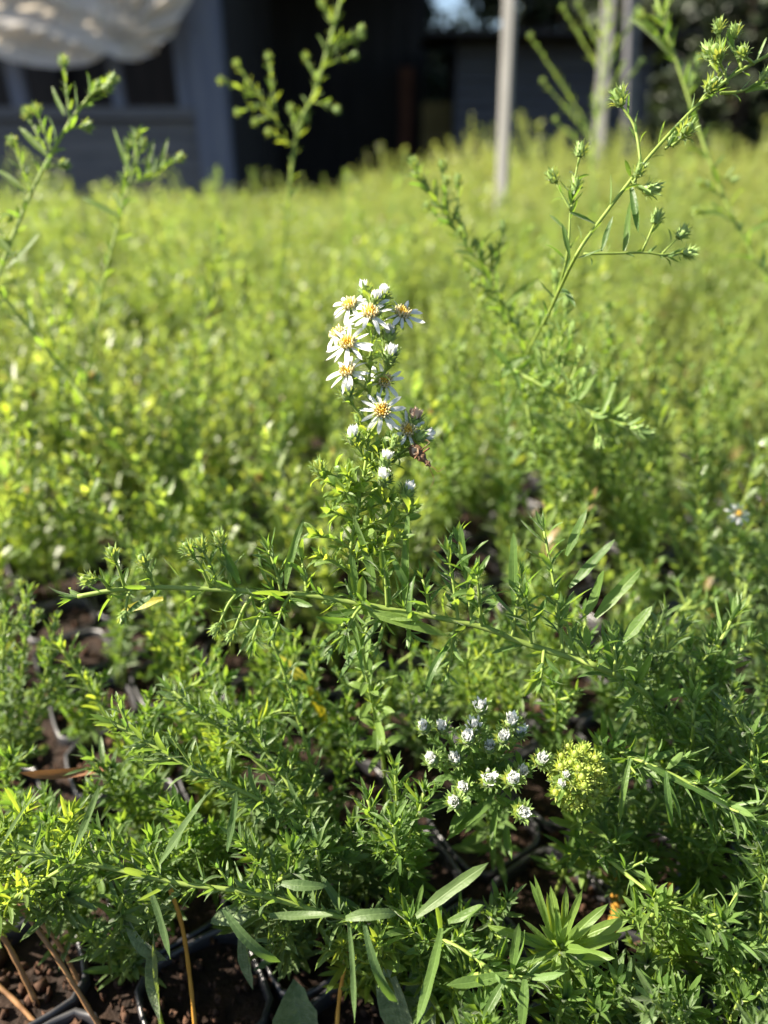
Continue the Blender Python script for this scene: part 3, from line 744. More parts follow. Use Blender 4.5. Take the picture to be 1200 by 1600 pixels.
# ================================================================== HERO PLANTS
def pts_px(l, d=FOCUS): return [P(*(q if len(q) == 3 else (*q, d))) for q in l]
SIDE = dict(ll=(7, 5), gap=(2.6, 1.8), shape='lan', tuft=.25, tipn=7, step=1.6, sides=6, start=.2)

# ---- the flowering stalk
b = G(602, 1285)
H = Plant(b, 'fresh', seed=1)
F_ = .229
main = H.stem([b, P(600, 1200, .30), P(578, 1080, .258), P(553, 950, .236)] + pts_px([(546, 890), (551, 835), (562, 780), (570, 732), (575, 695), (577, 650), (577, 607), (579, 552), (588, 510), (597, 474)], F_),
              1.15, .55, ll=(13, 5.0), gap=(3.4, 1.5), shape='sp', tuft=.35, tl=.45, start=.30, ang=(70, 60), up=.12, tipn=5, step=1.5, wscale=.85, bends=(0, 1, 1, 2, 3))
def bl(x, y, a, m_=None, dd=0.0, face=(-.2, -.5, .85), size=5.3, **kw):
    """an open head at pixel x, y on a pedicel that leaves the stalk at pixel a"""
    f = Vector(face).normalized(); top = P(x, y, F_ + dd) - f * size * MM * .75
    H.pedicel(P(*a, F_), top, .5, mid=P(*m_, F_ + dd * .7) if m_ else None, shape='sp', bends=(0, 1, 2), ll=(4.2, 3.0))
    H.head('flower', top, f, size, **kw)
def bd(x, y, a, m_=None, dd=0.0, kind='tuft', size=6.0, face=None, **kw):
    top = P(x, y, F_ + dd); mid = P(*m_, F_ + dd * .7) if m_ else (top + P(*a, F_)) / 2
    f = Vector(face).normalized() if face else ((top - mid).normalized() * .7 + UPV * .6).normalized()
    H.pedicel(P(*a, F_), top - f * size * MM * .5, .5, mid=mid if m_ else None, shape='sp', bends=(0, 1, 2), ll=kw.pop('ll', (5, 3.2)), gap=kw.pop('gap', (1.7, 1.2)), tuft=kw.pop('tuft', .2))
    H.head(kind, top - f * size * MM * .5, f, size)
bl(546, 474, (588, 515), (560, 492), .004, (-.25, -.40, .85), n=11)
bl(579, 487, (588, 508), None, -.006, (-.05, -.50, .85), size=5.6, L=7.4, n=12)
bl(630, 487, (583, 530), (612, 512), 0, (.25, -.45, .85), n=11)
bl(526, 519, (580, 550), (548, 532), .006, (-.6, -.1, .75), n=10)
bl(543, 534, (578, 575), (560, 556), -.006, (-.15, -.55, .80), size=5.5, L=7.4, n=12)
bl(542, 578, (577, 612), (562, 600), -.004, (-.3, -.5, .8), n=11)
bl(601, 594, (577, 632), (592, 612), .001, (.15, -.7, .7), L=6.2, n=13)
bl(597, 641, (576, 682), (590, 660), -.006, (-.05, -.78, .62), size=5.5, L=7.0, n=13)
bl(638, 671, (577, 702), (610, 692), 0, (.15, -.6, .7), L=6.4, n=10, droop=-.25)
bd(570, 452, (592, 500), (578, 470), .008, size=5.5); bd(600, 459, (595, 490), None, .001, size=5.5, face=(.05, -.1, 1)); bd(587, 467, (592, 495), None, -.003, size=5.5, face=(.2, -.2, 1))
bd(608, 522, (580, 562), (602, 545), 0, size=6, face=(.05, -.1, 1)); bd(609, 554, (578, 602), (600, 582), -.003, size=6.8, face=(.2, -.2, 1))
bd(543, 611, (577, 662), (556, 640), -.003, size=6.5, face=(-.1, -.1, 1)); bd(552, 681, (573, 720), (558, 700), -.003, size=6.2, face=(-.1, -.1, 1))
bd(603, 718, (570, 752), (594, 738), -.004, size=6.0); bd(600, 746, (566, 775), (588, 764), -.006, size=6.2, face=(.05, -.2, 1))
bd(637, 766, (556, 832), (602, 806), -.002, size=6.0, ll=(7, 4), tuft=.4); bd(646, 655, (577, 705), (622, 690), .003, 'tuft_pink', size=7.5, face=(.25, 0, 1))
bd(663, 681, (575, 722), (628, 706), 0, 'tuft', size=6.0, face=(.9, -.1, .3)); bd(668, 678, (628, 706), None, .004, 'tuft', size=4.5, face=(.8, .1, .4))
bd(498, 731, (560, 792), (522, 758), -.002, 'bud_green', size=5.5, ll=(9, 5), tuft=.5)
bd(618, 690, (574, 730), (600, 706), -.005, 'bud_green', size=4.5); bd(560, 655, (577, 690), None, .004, 'bud_green', size=4)
for (x, y, a, m_) in ((498, 836, (549, 858), (522, 842)), (520, 800, (556, 815), (538, 806)), (632, 705, (572, 742), (604, 726)), (536, 770, (566, 770), (550, 768)), (640, 800, (553, 850), (605, 826)), (620, 845, (548, 880), (588, 862)),
                      (505, 870, (546, 895), (524, 880)), (600, 690, (575, 700), None), (545, 745, (566, 760), None), (606, 780, (560, 800), (585, 790)), (585, 850, (549, 870), None), (516, 742, (566, 765), (540, 750)), (596, 880, (548, 900), None)):
    H.pedicel(P(*a, F_), P(x, y, F_ + U(-.012, .008)), .5, mid=P(*m_, F_ + U(-.006, .006)) if m_ else None, ll=(8.5, 5.5), gap=(1.9, 1.3), shape='sp', tuft=.45, tipn=8, bends=(0, 1, 2, 3))
for a_, b_, wd, bn in (((585, 925), (560, 800), 3.4, 5), ((632, 950), (640, 800), 2.8, 3), ((610, 945), (590, 855), 2.4, 4), ((560, 935), (545, 870), 2.6, 2), ((640, 925), (615, 862), 2.6, 1)):
    H.leafpx(main, P(*a_, .226), P(*b_, .222), wd, 'lin', bn, 'leaf')
H.build('flowering_aster', 'upright aster stalk topped with white daisy flowers with yellow centres', 'flower')

# ---- assassin bug hanging on the stalk
def bug():
    c = P(655, 706, .2255); root = empty('assassin_bug', c); tag(root, 'small brown long-legged bug with thin antennae clinging to the flowering stalk', 'insect')
    A = P(641, 696, .2265); B = P(673, 729, .224); ax = (B - A).normalized(); nrm = (CAMP - c).normalized(); sd_ = ax.cross(nrm).normalized()
    L = (B - A).length; n = 14; sd = 12
    pf = [(0, .03), (.06, .11), (.16, .20), (.28, .24), (.40, .20), (.47, .15), (.53, .17), (.60, .16), (.68, .10), (.75, .07), (.80, .085), (.88, .07), (.95, .05), (1, .02)]
    mb = MB(); vs = []
    for t, r0 in pf:
        for k in range(sd):
            a = 2 * math.pi * k / sd; vs.append(A + ax * L * t - c + sd_ * (r0 * L * math.cos(a)) + nrm * (r0 * L * (.62 if t < .5 else .8) * math.sin(a)))
    fs = [(i * sd + k, i * sd + (k + 1) % sd, (i + 1) * sd + (k + 1) % sd, (i + 1) * sd + k) for i in range(len(pf) - 1) for k in range(sd)]
    mb.add(vs, fs, mi=0)
    body = obj('body', mb.mesh('bug_body', [M['bug']]), root)
    m2 = MB(); m2.tmpl(HI['oval', 2], basis(A + ax * L * .12 - c + nrm * .135 * L, ax, nrm, .40 * L, .30 * L, .3 * L)); obj('wing_cover', m2.mesh('wing_cover', [M['bugpale']]), root)
    for sgn in (-1, 1):
        m3 = MB(); e = A + ax * L * .86 + sd_ * sgn * L * .06 + nrm * .05 * L - c; m3.add([e + Vector(v) * .05 * L for v in ico], icf); obj('eye', m3.mesh('eye', [M['bug']]), root)
    def limb(name, pl, r0, r1, mat='buglimb'):
        q = spline([P(*p_) - c for p_ in pl], .0004) if name == 'antenna' else [P(*p_) - c for p_ in pl]
        m4 = MB(); m4.tube(q, [r0 * MM + (r1 - r0) * MM * i / (len(q) - 1) for i in range(len(q))], 6); obj(name, m4.mesh(name, [M[mat]]), root)
    limb('antenna', [(671, 727, .2242), (680, 733, .223), (684, 737, .2225), (691, 733, .222), (696, 729, .2215)], .10, .05)
    limb('antenna', [(670, 727, .2242), (674, 738, .224), (678, 748, .2235), (676, 756, .223), (671, 763, .2225)], .10, .05)
    limb('leg', [(658, 703, .2245), (666, 697, .2235), (672, 691, .223), (666, 687, .2235), (663, 690, .2255)], .22, .10)
    limb('leg', [(661, 707, .2245), (668, 702, .223), (671, 700, .2228)], .30, .34)
    limb('leg', [(655, 709, .2245), (650, 714, .223), (648, 717, .2228)], .28, .32)
    limb('leg', [(648, 702, .226), (640, 701, .2255), (637, 700, .226)], .24, .14)
    limb('leg', [(652, 697, .226), (646, 690, .2265), (644, 684, .227)], .20, .10)
    limb('leg', [(660, 710, .2245), (664, 716, .2255), (660, 722, .2275)], .2, .1)
bug()

# ---- sprawling stem that crosses in front of the stalk
b = G(1120, 1240)
H = Plant(b, 'leaf', seed=2)
h2 = H.stem([b, P(1085, 1170, .30), P(1010, 1085, .252)] + pts_px([(940, 1045), (900, 1030), (825, 1007), (760, 982), (695, 967), (625, 955), (550, 941), (480, 930), (420, 926), (340, 921), (250, 918), (180, 922), (122, 932)], .2265),
            1.75, .95, ll=(17, 8), gap=(7.5, 6), shape='lin', tuft=.45, tl=.5, up=.35, start=.08, tipn=7, step=1.8, sides=9)
def sh(x, y, a, d=.2265, d2=None, tip=None, size=4.5, mid=None, **kw):
    k = dict(ll=(9, 6), gap=(2.4, 1.7), shape='lan', tuft=.4, tipn=8, step=1.6, sides=6, start=.15, up=.2); k.update(kw)
    a_ = P(*a, d); e_ = P(x, y, d2 or d); m_ = P(*mid, d) if mid else (a_ + e_) / 2 + UPV * .002
    return H.stem([a_, m_, e_], .8, .5, tip=(tip, size) if tip else None, **k)
for (x, y, a) in ((180, 876, (196, 921)), (228, 886, (240, 918)), (150, 906, (172, 922)), (318, 862, (342, 921)), (345, 852, (362, 922)), (300, 868, (330, 920))):
    sh(x, y, a, d2=.222, tip='bud_green', size=5.0, ll=(6, 4))
for (x, y, a) in ((196, 955, (208, 920)), (343, 975, (376, 924)), (366, 985, (400, 926))): sh(x, y, a, d2=.222, tip='bud_green', size=4.2, ll=(6, 4))
for (x, y, a, l) in ((420, 860, (440, 927), 9), (470, 870, (480, 930), 9), (395, 1000, (425, 927), 11), (430, 985, (455, 930), 8), (540, 990, (570, 944), 12), (520, 1010, (560, 944), 10), (590, 1010, (612, 952), 10), (640, 990, (640, 958), 9),
                     (718, 850, (738, 978), 12), (700, 870, (716, 972), 12), (745, 900, (752, 981), 10), (820, 930, (830, 1008), 11), (850, 830, (880, 1020), 12), (815, 900, (800, 996), 11), (880, 960, (895, 1028), 11), (700, 1050, (715, 972), 8), (845, 1060, (850, 1014), 11),
                     (910, 1000, (925, 1040), 11), (960, 1010, (960, 1055), 12), (660, 905, (672, 962), 9), (600, 890, (605, 950), 8)):
    sh(x, y, a, d2=U(.216, .232), ll=(l, l * .6))
for a_, b_, wd, bn, sh_ in (((447, 920), (466, 812), 2.6, 2, 'lin'), ((375, 912), (342, 838), 3.4, 3, 'lan'), ((245, 922), (200, 962), 3.0, 4, 'lan'), ((420, 934), (378, 1024), 2.2, 4, 'lin'), ((598, 966), (527, 1064), 2.9, 2, 'lin'), ((550, 952), (568, 1060), 1.6, 3, 'lin'),
                       ((803, 945), (806, 836), 3.2, 3, 'lin'), ((728, 905), (722, 822), 2.8, 3, 'lin'), ((885, 868), (918, 800), 2.9, 3, 'lin'), ((890, 918), (960, 848), 3.2, 3, 'lin'), ((930, 965), (994, 884), 3.8, 4, 'lin'), ((915, 960), (950, 895), 3.4, 5, 'lin'),
                       ((700, 1010), (655, 1078), 2.4, 1, 'lin'), ((560, 955), (700, 985), 3.6, 2, 'lin'), ((640, 1000), (648, 890), 2.2, 1, 'lin'), ((976, 1000), (1020, 952), 3.6, 3, 'lin'), ((590, 962), (660, 960), 3.6, 2, 'lan')):
    H.leafpx(h2, P(*a_, .225), P(*b_, .221), wd, sh_, bn, 'leaf' if wd < 3.6 else 'fresh')
H.build('sprawling_aster', 'aster stem lying sideways with bud shoots, crossing in front of the flowering stalk')

# ---- white-budded aster
b = G(775, 1330)
H = Plant(b, 'leaf', seed=3)
c0 = P(752, 1215, .262)
H.stem([b, P(765, 1290, .30), c0, P(742, 1160, .262)], 1.2, .7, ll=(18, 9), gap=(4, 3), tuft=.5, br=None, shape='lan')
for x, y in ((662, 1135), (691, 1135), (751, 1104), (741, 1134), (731, 1152), (765, 1166), (787, 1151), (799, 1126), (812, 1143), (674, 1186), (711, 1186), (764, 1217), (801, 1217), (816, 1205), (724, 1230), (710, 1253), (846, 1186), (817, 1269)):
    d = .233 + U(-.004, .005); e = P(x, y, d); f = ((e - c0).normalized() * .5 + Vector((-.1, -.25, .75))).normalized(); e2 = e - f * .0036
    H.stem([c0 + (e - c0) * .12, c0.lerp(e2, .55) - UPV * .003, e2], .6, .45, ll=(8, 4), gap=(2.6, 1.8), shape='sp', tuft=.25, tipn=3, step=1.6, sides=6, start=.2, end=.85, bends=(1, 2, 3))
    H.head('tuft_wide' if rnd.random() < .35 else 'tuft', e2, f, U(5.8, 6.8))
for a_, b_, wd in (((745, 1235), (655, 1275), 4.5), ((770, 1250), (700, 1312), 5.0), ((730, 1262), (705, 1300), 4.2), ((775, 1262), (770, 1330), 3.0), ((790, 1290), (800, 1340), 3.4)):
    H.leafpx(H.stems[0], P(*a_, .262), P(*b_, .252), wd, 'brd', 2)
H.build('budding_aster', 'low aster bearing a cluster of closed white flower buds')

# ---- yellow-green bud cluster
b = G(915, 1360)
H = Plant(b, 'fresh', seed=4); c0 = P(905, 1265, .248)
H.stem([b, c0, P(905, 1225, .238)], 1.2, .7, ll=(16, 8), gap=(4, 3), tuft=.4, shape='lan')
for k in range(30):
    a = k * 2.4; q = math.sqrt((k + .5) / 30); e = P(902 + 46 * q * math.cos(a), 1218 + 48 * q * math.sin(a), .226 + .012 * q * q + U(-.003, .003))
    f = ((e - c0).normalized() * .6 + Vector((-.05, -.3, .7))).normalized()
    H.stem([c0.lerp(e, .2), c0.lerp(e, .6), e], .5, .4, ll=(5, 3.5), gap=(2.4, 1.6), shape='sp', tuft=0, tipn=4, step=2, sides=5, start=.4)
    H.head('tuft' if k in (4, 9) else 'bud_yellow', e, f, U(3.6, 4.6))
H.build('yellow_budded_aster', 'aster with a tight cluster of tiny yellow-green buds beside the white buds')

# ---- tall stem leaning to the upper right, close to focus
b = G(760, 800)
H = Plant(b, 'leaf', seed=5)
D5 = .250
h5 = H.stem([b, P(800, 620, .40), P(862, 480, .285)] + pts_px([(900, 400), (930, 355), (985, 282), (1010, 250), (1050, 205), (1100, 155), (1150, 115), (1215, 78)], D5), 1.1, .75, ll=(9, 7), gap=(9, 6), tuft=.12, start=.3, shape='lin', ang=(50, 35), tipn=0, step=1.6)
for (tipx, a, mid, sz, kd) in (((965, 155), (1002, 258), (992, 200), 6.5, 'bud_green'), ((1118, 88), (1137, 132), (1130, 108), 6.5, 'bud_green'), ((1106, 84), (1128, 118), (1112, 100), 6.0, 'bud_green'), ((1072, 210), (1050, 228), (1062, 218), 6.5, 'bud_green'), ((1052, 222), (1040, 232), None, 5, 'bud_green'),
                           ((1015, 302), (985, 282), (998, 294), 6.5, 'bud_green'), ((1000, 268), (990, 285), None, 5, 'bud_green'), ((1112, 138), (1090, 166), (1100, 150), 6, 'bud_green'), ((1148, 50), (1160, 108), (1146, 74), 4.5, 'bud_green'), ((1160, 85), (1178, 100), None, 4.5, 'bud_green'), ((1122, 42), (1130, 92), None, 4.5, 'bud_green'), ((1198, 120), (1125, 146), (1160, 142), 5, 'bud_green')):
    e = P(*tipx, D5 + U(-.006, .004)); a_ = P(*a, D5); m_ = P(*mid, D5) if mid else (e + a_) / 2; f = (e - m_).normalized()
    H.stem([a_, m_, e - f * sz * .4 * MM], .75, .5, ll=(6, 4), gap=(4, 2), shape='lan', tuft=0, tipn=5, start=.25, step=1.6, ang=(35, 30)); H.head(kd, e - f * sz * .45 * MM, f * .8 + UPV * .35, sz)
h5b = H.stem(pts_px([(912, 397), (960, 396), (1010, 395), (1042, 400)], .255), .6, .45, ll=(6, 5), gap=(7, 4), tuft=.1, tipn=4, shape='lan')
for x, y, a in ((1066, 396, (1030, 398)), (1058, 372, (1035, 396)), (1022, 350, (1004, 392)), (905, 245, (890, 320)), (868, 285, (892, 330)), (898, 300, (892, 330))):
    e = P(x, y, .256); a_ = P(*a, .256); f = (e - a_).normalized(); H.stem([a_, (a_ + e) / 2, e], .55, .4, ll=(5, 4), gap=(4, 3), tuft=0, tipn=4, shape='lan', step=2); H.head('bud_green', e, f, 5.2)
H.stem([P(868, 470, .28), P(886, 400, .262), P(892, 320, .256)], .7, .5, ll=(13, 8), gap=(7, 5), tuft=.2, tipn=5)
for a_, b_, wd, bn in (((985, 290), (1000, 358), 2.6, 2), ((940, 392), (958, 340), 2.2, 3), ((975, 392), (988, 318), 2.6, 5), ((930, 350), (890, 330), 2.0, 3), ((1165, 145), (1220, 128), 3.2, 2), ((890, 400), (880, 350), 1.8, 3), ((985, 275), (978, 250), 1.8, 3)):
    H.leafpx(h5, P(*a_, D5), P(*b_, D5 - .003), wd, 'lan', bn)
H.build('tall_aster', 'tall thin aster stem leaning over with spiky green buds in front of the house')

# ---- other tall stems, out of focus
def tall(name, label, basepx, ptl, r=(1.3, .8), ll=(14, 8), gap=(7, 4), br=None, leafmat='leaf', seed=0, extra=(), tip='bud_green', shape='lan', tuft=.3, leaves=(), daisy=None, **kw):
    global H
    b = G(*basepx); H = Plant(b, leafmat, seed=seed)
    m_ = H.stem([b] + [P(*q) for q in ptl], r[0], r[1], ll=ll, gap=gap, shape=shape, tuft=tuft, tip=(tip, 5) if tip else None, br=br, start=kw.pop('start', .15), **kw)
    for (x, y, a, d) in extra:
        e, a_ = P(x, y, d), P(*a, d); f = (e - a_).normalized()
        H.stem([a_, (a_ + e) / 2 + Vector((0, 0, .001)), e], .7, .5, ll=(8, 5), gap=(4, 2.4), shape='lan', tuft=.3, tipn=7, step=2.5, tip=('bud_green', 5.5), ang=(40, 30))
    for a_, b_, wd, bn, d in leaves: H.leafpx(m_, P(*a_, d), P(*b_, d), wd, 'lan', bn, 'fresh')
    if daisy: H.head('flower', P(*daisy), (-.1, -.6, .75), 4.6, n=14, L=5.0)
    return H.build(name, label)
DENSE = lambda l0, l1, g: dict(gap=g, len=(l0, l1), ang=42, lift=.6, first=.3, kw=dict(ll=(7, 5), gap=(3.2, 2.2), shape='lan', tuft=.3, tipn=7, step=2.5, sides=5, tip=('bud_green', 4.2)))
tall('tall_aster', 'thick aster stem slanting out of the field, bare and blurred, with sparse leaves', (330, 860), [(190, 700, .42), (100, 580, .40), (0, 458, .385), (-80, 360, .38)], (1.9, 1.4), (12, 10), (16, 14), seed=21, tip=None, start=.45, tuft=.2)
tall('tall_aster', 'tall aster with woolly bud heads rising in front of the shed window', (-140, 900), [(-60, 640, .38), (-5, 440, .365), (50, 300, .36), (110, 190, .355), (150, 142, .352)], (1.4, 1.0), (10, 9), (9, 6), seed=22, start=.5, tipn=6,
     extra=((100, 105, (110, 190), .355), (60, 180, (82, 240), .356), (45, 185, (78, 250), .357), (22, 230, (50, 300), .36), (170, 130, (135, 155), .352), (128, 200, (105, 205), .354), (92, 260, (70, 265), .357), (20, 340, (35, 340), .362), (160, 140, (140, 150), .35)),
     leaves=(((75, 245), (32, 198), 3.6, 3, .356), ((40, 300), (-10, 262), 3.4, 2, .36), ((20, 400), (-20, 350), 4, 3, .36), ((10, 420), (62, 365), 4, 4, .36), ((100, 180), (82, 135), 2.4, 3, .355)))
tall('tall_aster', 'aster stem with an arched leafy tip and one starry bud, against the far field', (100, 760), [(130, 620, .44), (160, 450, .40), (185, 350, .395), (205, 280, .392), (214, 220, .39)], (1.2, .8), (12, 9), (12, 7), seed=23, start=.4,
     extra=((200, 235, (190, 330), .393), (222, 232, (212, 260), .39), (276, 252, (212, 285), .39)),
     leaves=(((188, 340), (130, 308), 3.6, 3, .393), ((212, 285), (272, 258), 4.0, 5, .39), ((225, 285), (240, 222), 2.4, 4, .39), ((245, 278), (262, 218), 2.2, 4, .39), ((192, 330), (178, 300), 3, 3, .393), ((205, 275), (178, 200), 2.6, 3, .39), ((235, 285), (232, 240), 2.2, 4, .39)))
tall('tall_aster', 'pale blurred aster with two clubbed bud branches in front of the dark barn', (420, 620), [(440, 420, .60), (462, 220, .52), (490, 150, .515), (508, 90, .51), (530, 10, .505), (540, -40, .50)], (1.7, 1.3), (11, 9), (8, 6), seed=24, start=.45, leafmat='fresh',
     extra=((420, 95, (430, 170), .515), (372, 105, (440, 200), .515), (350, 130, (400, 150), .515), (378, 175, (410, 165), .515), (405, 190, (425, 185), .515), (455, 175, (462, 210), .515), (480, 95, (495, 130), .512), (560, 60, (515, 85), .51), (548, 90, (505, 105), .51), (520, 170, (492, 160), .513), (505, 10, (520, 40), .506), (475, 190, (465, 215), .515), (425, 210, (455, 225), .515), (560, 50, (520, 75), .508)))
H_BR = DENSE(26, 13, 7)
tall('tall_aster', 'bushy aster shoot full of green buds leaning left beside the flowering stalk', (900, 860), [(870, 700, .42), (830, 580, .38), (790, 480, .365), (740, 400, .36), (700, 340, .355), (660, 285, .35)], (1.3, .7), (15, 9), (3.0, 2.2), br=H_BR, seed=25, start=.25,
     extra=((650, 262, (680, 315), .352), (692, 268, (700, 335), .354), (716, 290, (715, 350), .354), (785, 362, (770, 440), .36)), leaves=(((750, 415), (802, 368), 2.6, 3, .36), ((790, 480), (840, 430), 2.6, 2, .36), ((735, 400), (775, 360), 2.2, 3, .358)))
tall('tall_aster', 'long aster stem with one broad pointed leaf crossing the dark trees', (1330, 800), [(1260, 560, .46), (1200, 440, .45), (1150, 350, .445), (1105, 240, .44), (1065, 120, .435), (1035, 30, .43), (1020, -30, .43)], (1.6, 1.1), (14, 10), (13, 8), seed=26, start=.4,
     extra=((1030, 20, (1045, 60), .432), (1045, -5, (1040, 40), .43), (1005, 30, (1038, 70), .43), (1090, 100, (1075, 150), .436), (1100, 290, (1130, 310), .443), (1095, 330, (1140, 330), .444), (1140, 280, (1125, 280), .443)),
     leaves=(((1052, 90), (980, 24), 9.0, 2, .434), ((1140, 345), (1085, 325), 3.4, 1, .444), ((1160, 372), (1230, 330), 3.6, 3, .445), ((1195, 430), (1260, 350), 5, 3, .45)))
tall('tall_aster', 'faint open-branched aster rising in front of the pale posts', (930, 640), [(930, 420, .80), (925, 280, .74), (940, 130, .72), (950, 20, .71), (955, -40, .70)], (1.9, 1.2), (12, 9), (9, 6), seed=27, start=.35, leafmat='fresh', br=DENSE(46, 22, 22),
     extra=((880, 15, (935, 110), .72), (905, 10, (942, 90), .72), (995, 20, (940, 130), .72), (850, 130, (925, 220), .73), (830, 60, (920, 200), .74), (1000, 100, (935, 180), .73), (870, 190, (925, 250), .74)))
tall('tall_aster', 'small aster with a single bluish white daisy above tight buds at the field edge', (1230, 960), [(1200, 880, .38), (1160, 850, .352), (1150, 815, .345)], (1.1, .7), (11, 7), (3.2, 2.2), br=DENSE(18, 10, 8), seed=28, tip=None, daisy=(1150, 806, .3445))

tall('arching_aster', 'leafy aster branch arching rightwards to drooping pale buds beside the flowering stalk', (800, 900), [(790, 700, .40), (782, 580, .35), (820, 588, .33), (880, 622, .318), (940, 650, .31), (985, 668, .306)], (1.1, .7), (13, 8), (4.5, 3.2), seed=30, start=.2,
     extra=((962, 652, (935, 648), .308), (1003, 674, (970, 662), .306), (934, 682, (925, 645), .308), (912, 590, (900, 630), .314), (893, 522, (870, 600), .32), (885, 480, (868, 590), .322), (850, 505, (850, 600), .325), (868, 440, (858, 560), .33), (905, 560, (885, 618), .316)),
     leaves=(((900, 630), (935, 580), 3.6, 3, .312), ((940, 648), (965, 590), 3.0, 3, .309), ((955, 655), (985, 618), 2.8, 3, .308), ((850, 600), (838, 540), 3.4, 3, .325), ((830, 590), (900, 560), 3.4, 2, .325), ((805, 585), (770, 540), 3.2, 3, .335)))
# thin stems that stand above the seedlings, each its own plant
r_ = random.Random(77)
SP_ROOTS = []
for k in range(130):
    yy = r_.uniform(.6, 1.7) if k < 70 else r_.uniform(1.6, 4.2)
    if k < 8: yy = r_.uniform(.45, .6)
    xx = r_.uniform(-.62, .62) * yy * 1.05; b = Vector((xx, yy, 0)); lab = 'thin branched aster stem standing above the blurred seedlings'
    if k < 16:
        q = Plant(b, 'field' if k % 3 else 'fresh', joined=True, seed=900 + k); hh = r_.uniform(.17, .27); a = r_.uniform(0, 6.28); ln_ = r_.uniform(.02, .11)
        tp = b + Vector((math.cos(a) * ln_, math.sin(a) * ln_, hh))
        q.stem([b - UPV * .012, b.lerp(tp, .5) + UPV * .02, tp], 1.7, .9, ll=(30, 14), gap=(9, 5), shape='lan', tuft=.3, tl=.4, tipn=8, step=8, sides=6, start=.2, up=.25, tip=('bud_green', 5),
               br=dict(gap=26, len=(50, 20), ang=45, lift=.8, first=.45, kw=dict(ll=(12, 7), gap=(5, 3), tuft=.2, tipn=7, step=8, sides=5, shape='lan', tip=('bud_green', 4.5))))
        SP_ROOTS.append(q.build('sparse_aster', lab, 'plant', 'aster stems above the seedling field'))
    else:
        src = SP_ROOTS[k % 16]; c_ = src.copy(); COL.objects.link(c_); c_.location = b; c_.rotation_euler = (0, 0, r_.uniform(0, 6.28)); z_ = r_.uniform(.8, 1.3); c_.scale = (z_, z_, z_)
        for ch in src.children:
            d_ = ch.copy(); COL.objects.link(d_); d_.parent = c_
# bushy shoots out of focus on both sides of the flowering stalk
for k, (bx, by, tx, ty, d) in enumerate(((900, 780, 765, 440, .41), (930, 800, 845, 420, .44), (960, 800, 930, 470, .42), (1040, 800, 1010, 500, .46), (900, 850, 860, 560, .36), (1010, 880, 1000, 640, .38), (1100, 820, 1080, 560, .44), (1150, 780, 1150, 480, .5), (740, 800, 720, 560, .44), (700, 820, 690, 640, .40),
                                        (90, 760, 60, 440, .46), (270, 780, 260, 560, .50), (340, 700, 330, 470, .62), (130, 880, 110, 700, .40), (420, 820, 430, 640, .46), (30, 900, 10, 640, .42), (320, 860, 330, 720, .42), (230, 900, 220, 760, .39), (470, 700, 480, 520, .62))):
    r = random.Random(3000 + k); b = G(bx, by); q = Plant(b, r.choice(('leaf', 'fresh', 'fresh')), joined=True, seed=3100 + k)
    for j in range(3):
        ex, ey = tx + r.uniform(-45, 45), ty + r.uniform(-20, 70); dd = d + r.uniform(-.02, .02)
        q.stem([b - UPV * .012, P(bx * .4 + ex * .6 + r.uniform(-15, 15), by * .45 + ey * .55, dd + .03), P(ex, ey, dd)], 1.3, .7, ll=(17, 9), gap=(4.2, 2.8), shape='lan', tuft=.5, tl=.45, tipn=8, step=4, sides=6, start=.15, tip=('bud_green', 4.6), br=DENSE(24, 12, 11))
    q.build('bushy_aster', 'bushy budding aster, softly blurred, standing among the seedlings beside the flowering stalk', 'plant', 'bushy asters beside the flowering stalk')

# ---- leafy asters of the foreground
def leafy(name, label, basepx, stems, mat='leaf', seed=0, group=None, big=(), tip=None, joined=False):
    """stems: (points, leaf length at base and tip, gap, shoot length or 0)"""
    global H
    b = G(*basepx); H = Plant(b, mat, seed=seed, joined=joined)
    for k, (ptl, ll, gap, bl_) in enumerate(stems):
        br = dict(gap=9, len=(bl_, bl_ * .7), ang=52, lift=.7, first=.22, kw=dict(ll=(ll[1] * .85, ll[1] * .5), gap=(2.5, 1.7), shape='lan', tuft=.35, tipn=8, step=1.8, sides=6, start=.15, tip=tip)) if bl_ else None
        H.stem([b + Vector((U(-.004, .004), U(-.004, .004), -.012))] + [P(*q) for q in ptl], 1.35, .75, ll=ll, gap=gap, shape='lin', tuft=.75, tl=.42, br=br, start=.2, tipn=9, up=.3, step=1.8)
    if name == 'rosette_aster': H.head('bud_yellow', P(875, 1478, .229), (0, -.5, .85), 3.6)
    for a_, b_, wd, bn, d, sh_ in big: H.leafpx(H.stems[0], P(*a_, d), P(*b_, d - .003), wd * .72, sh_, bn)
    return H.build(name, label, group=group)
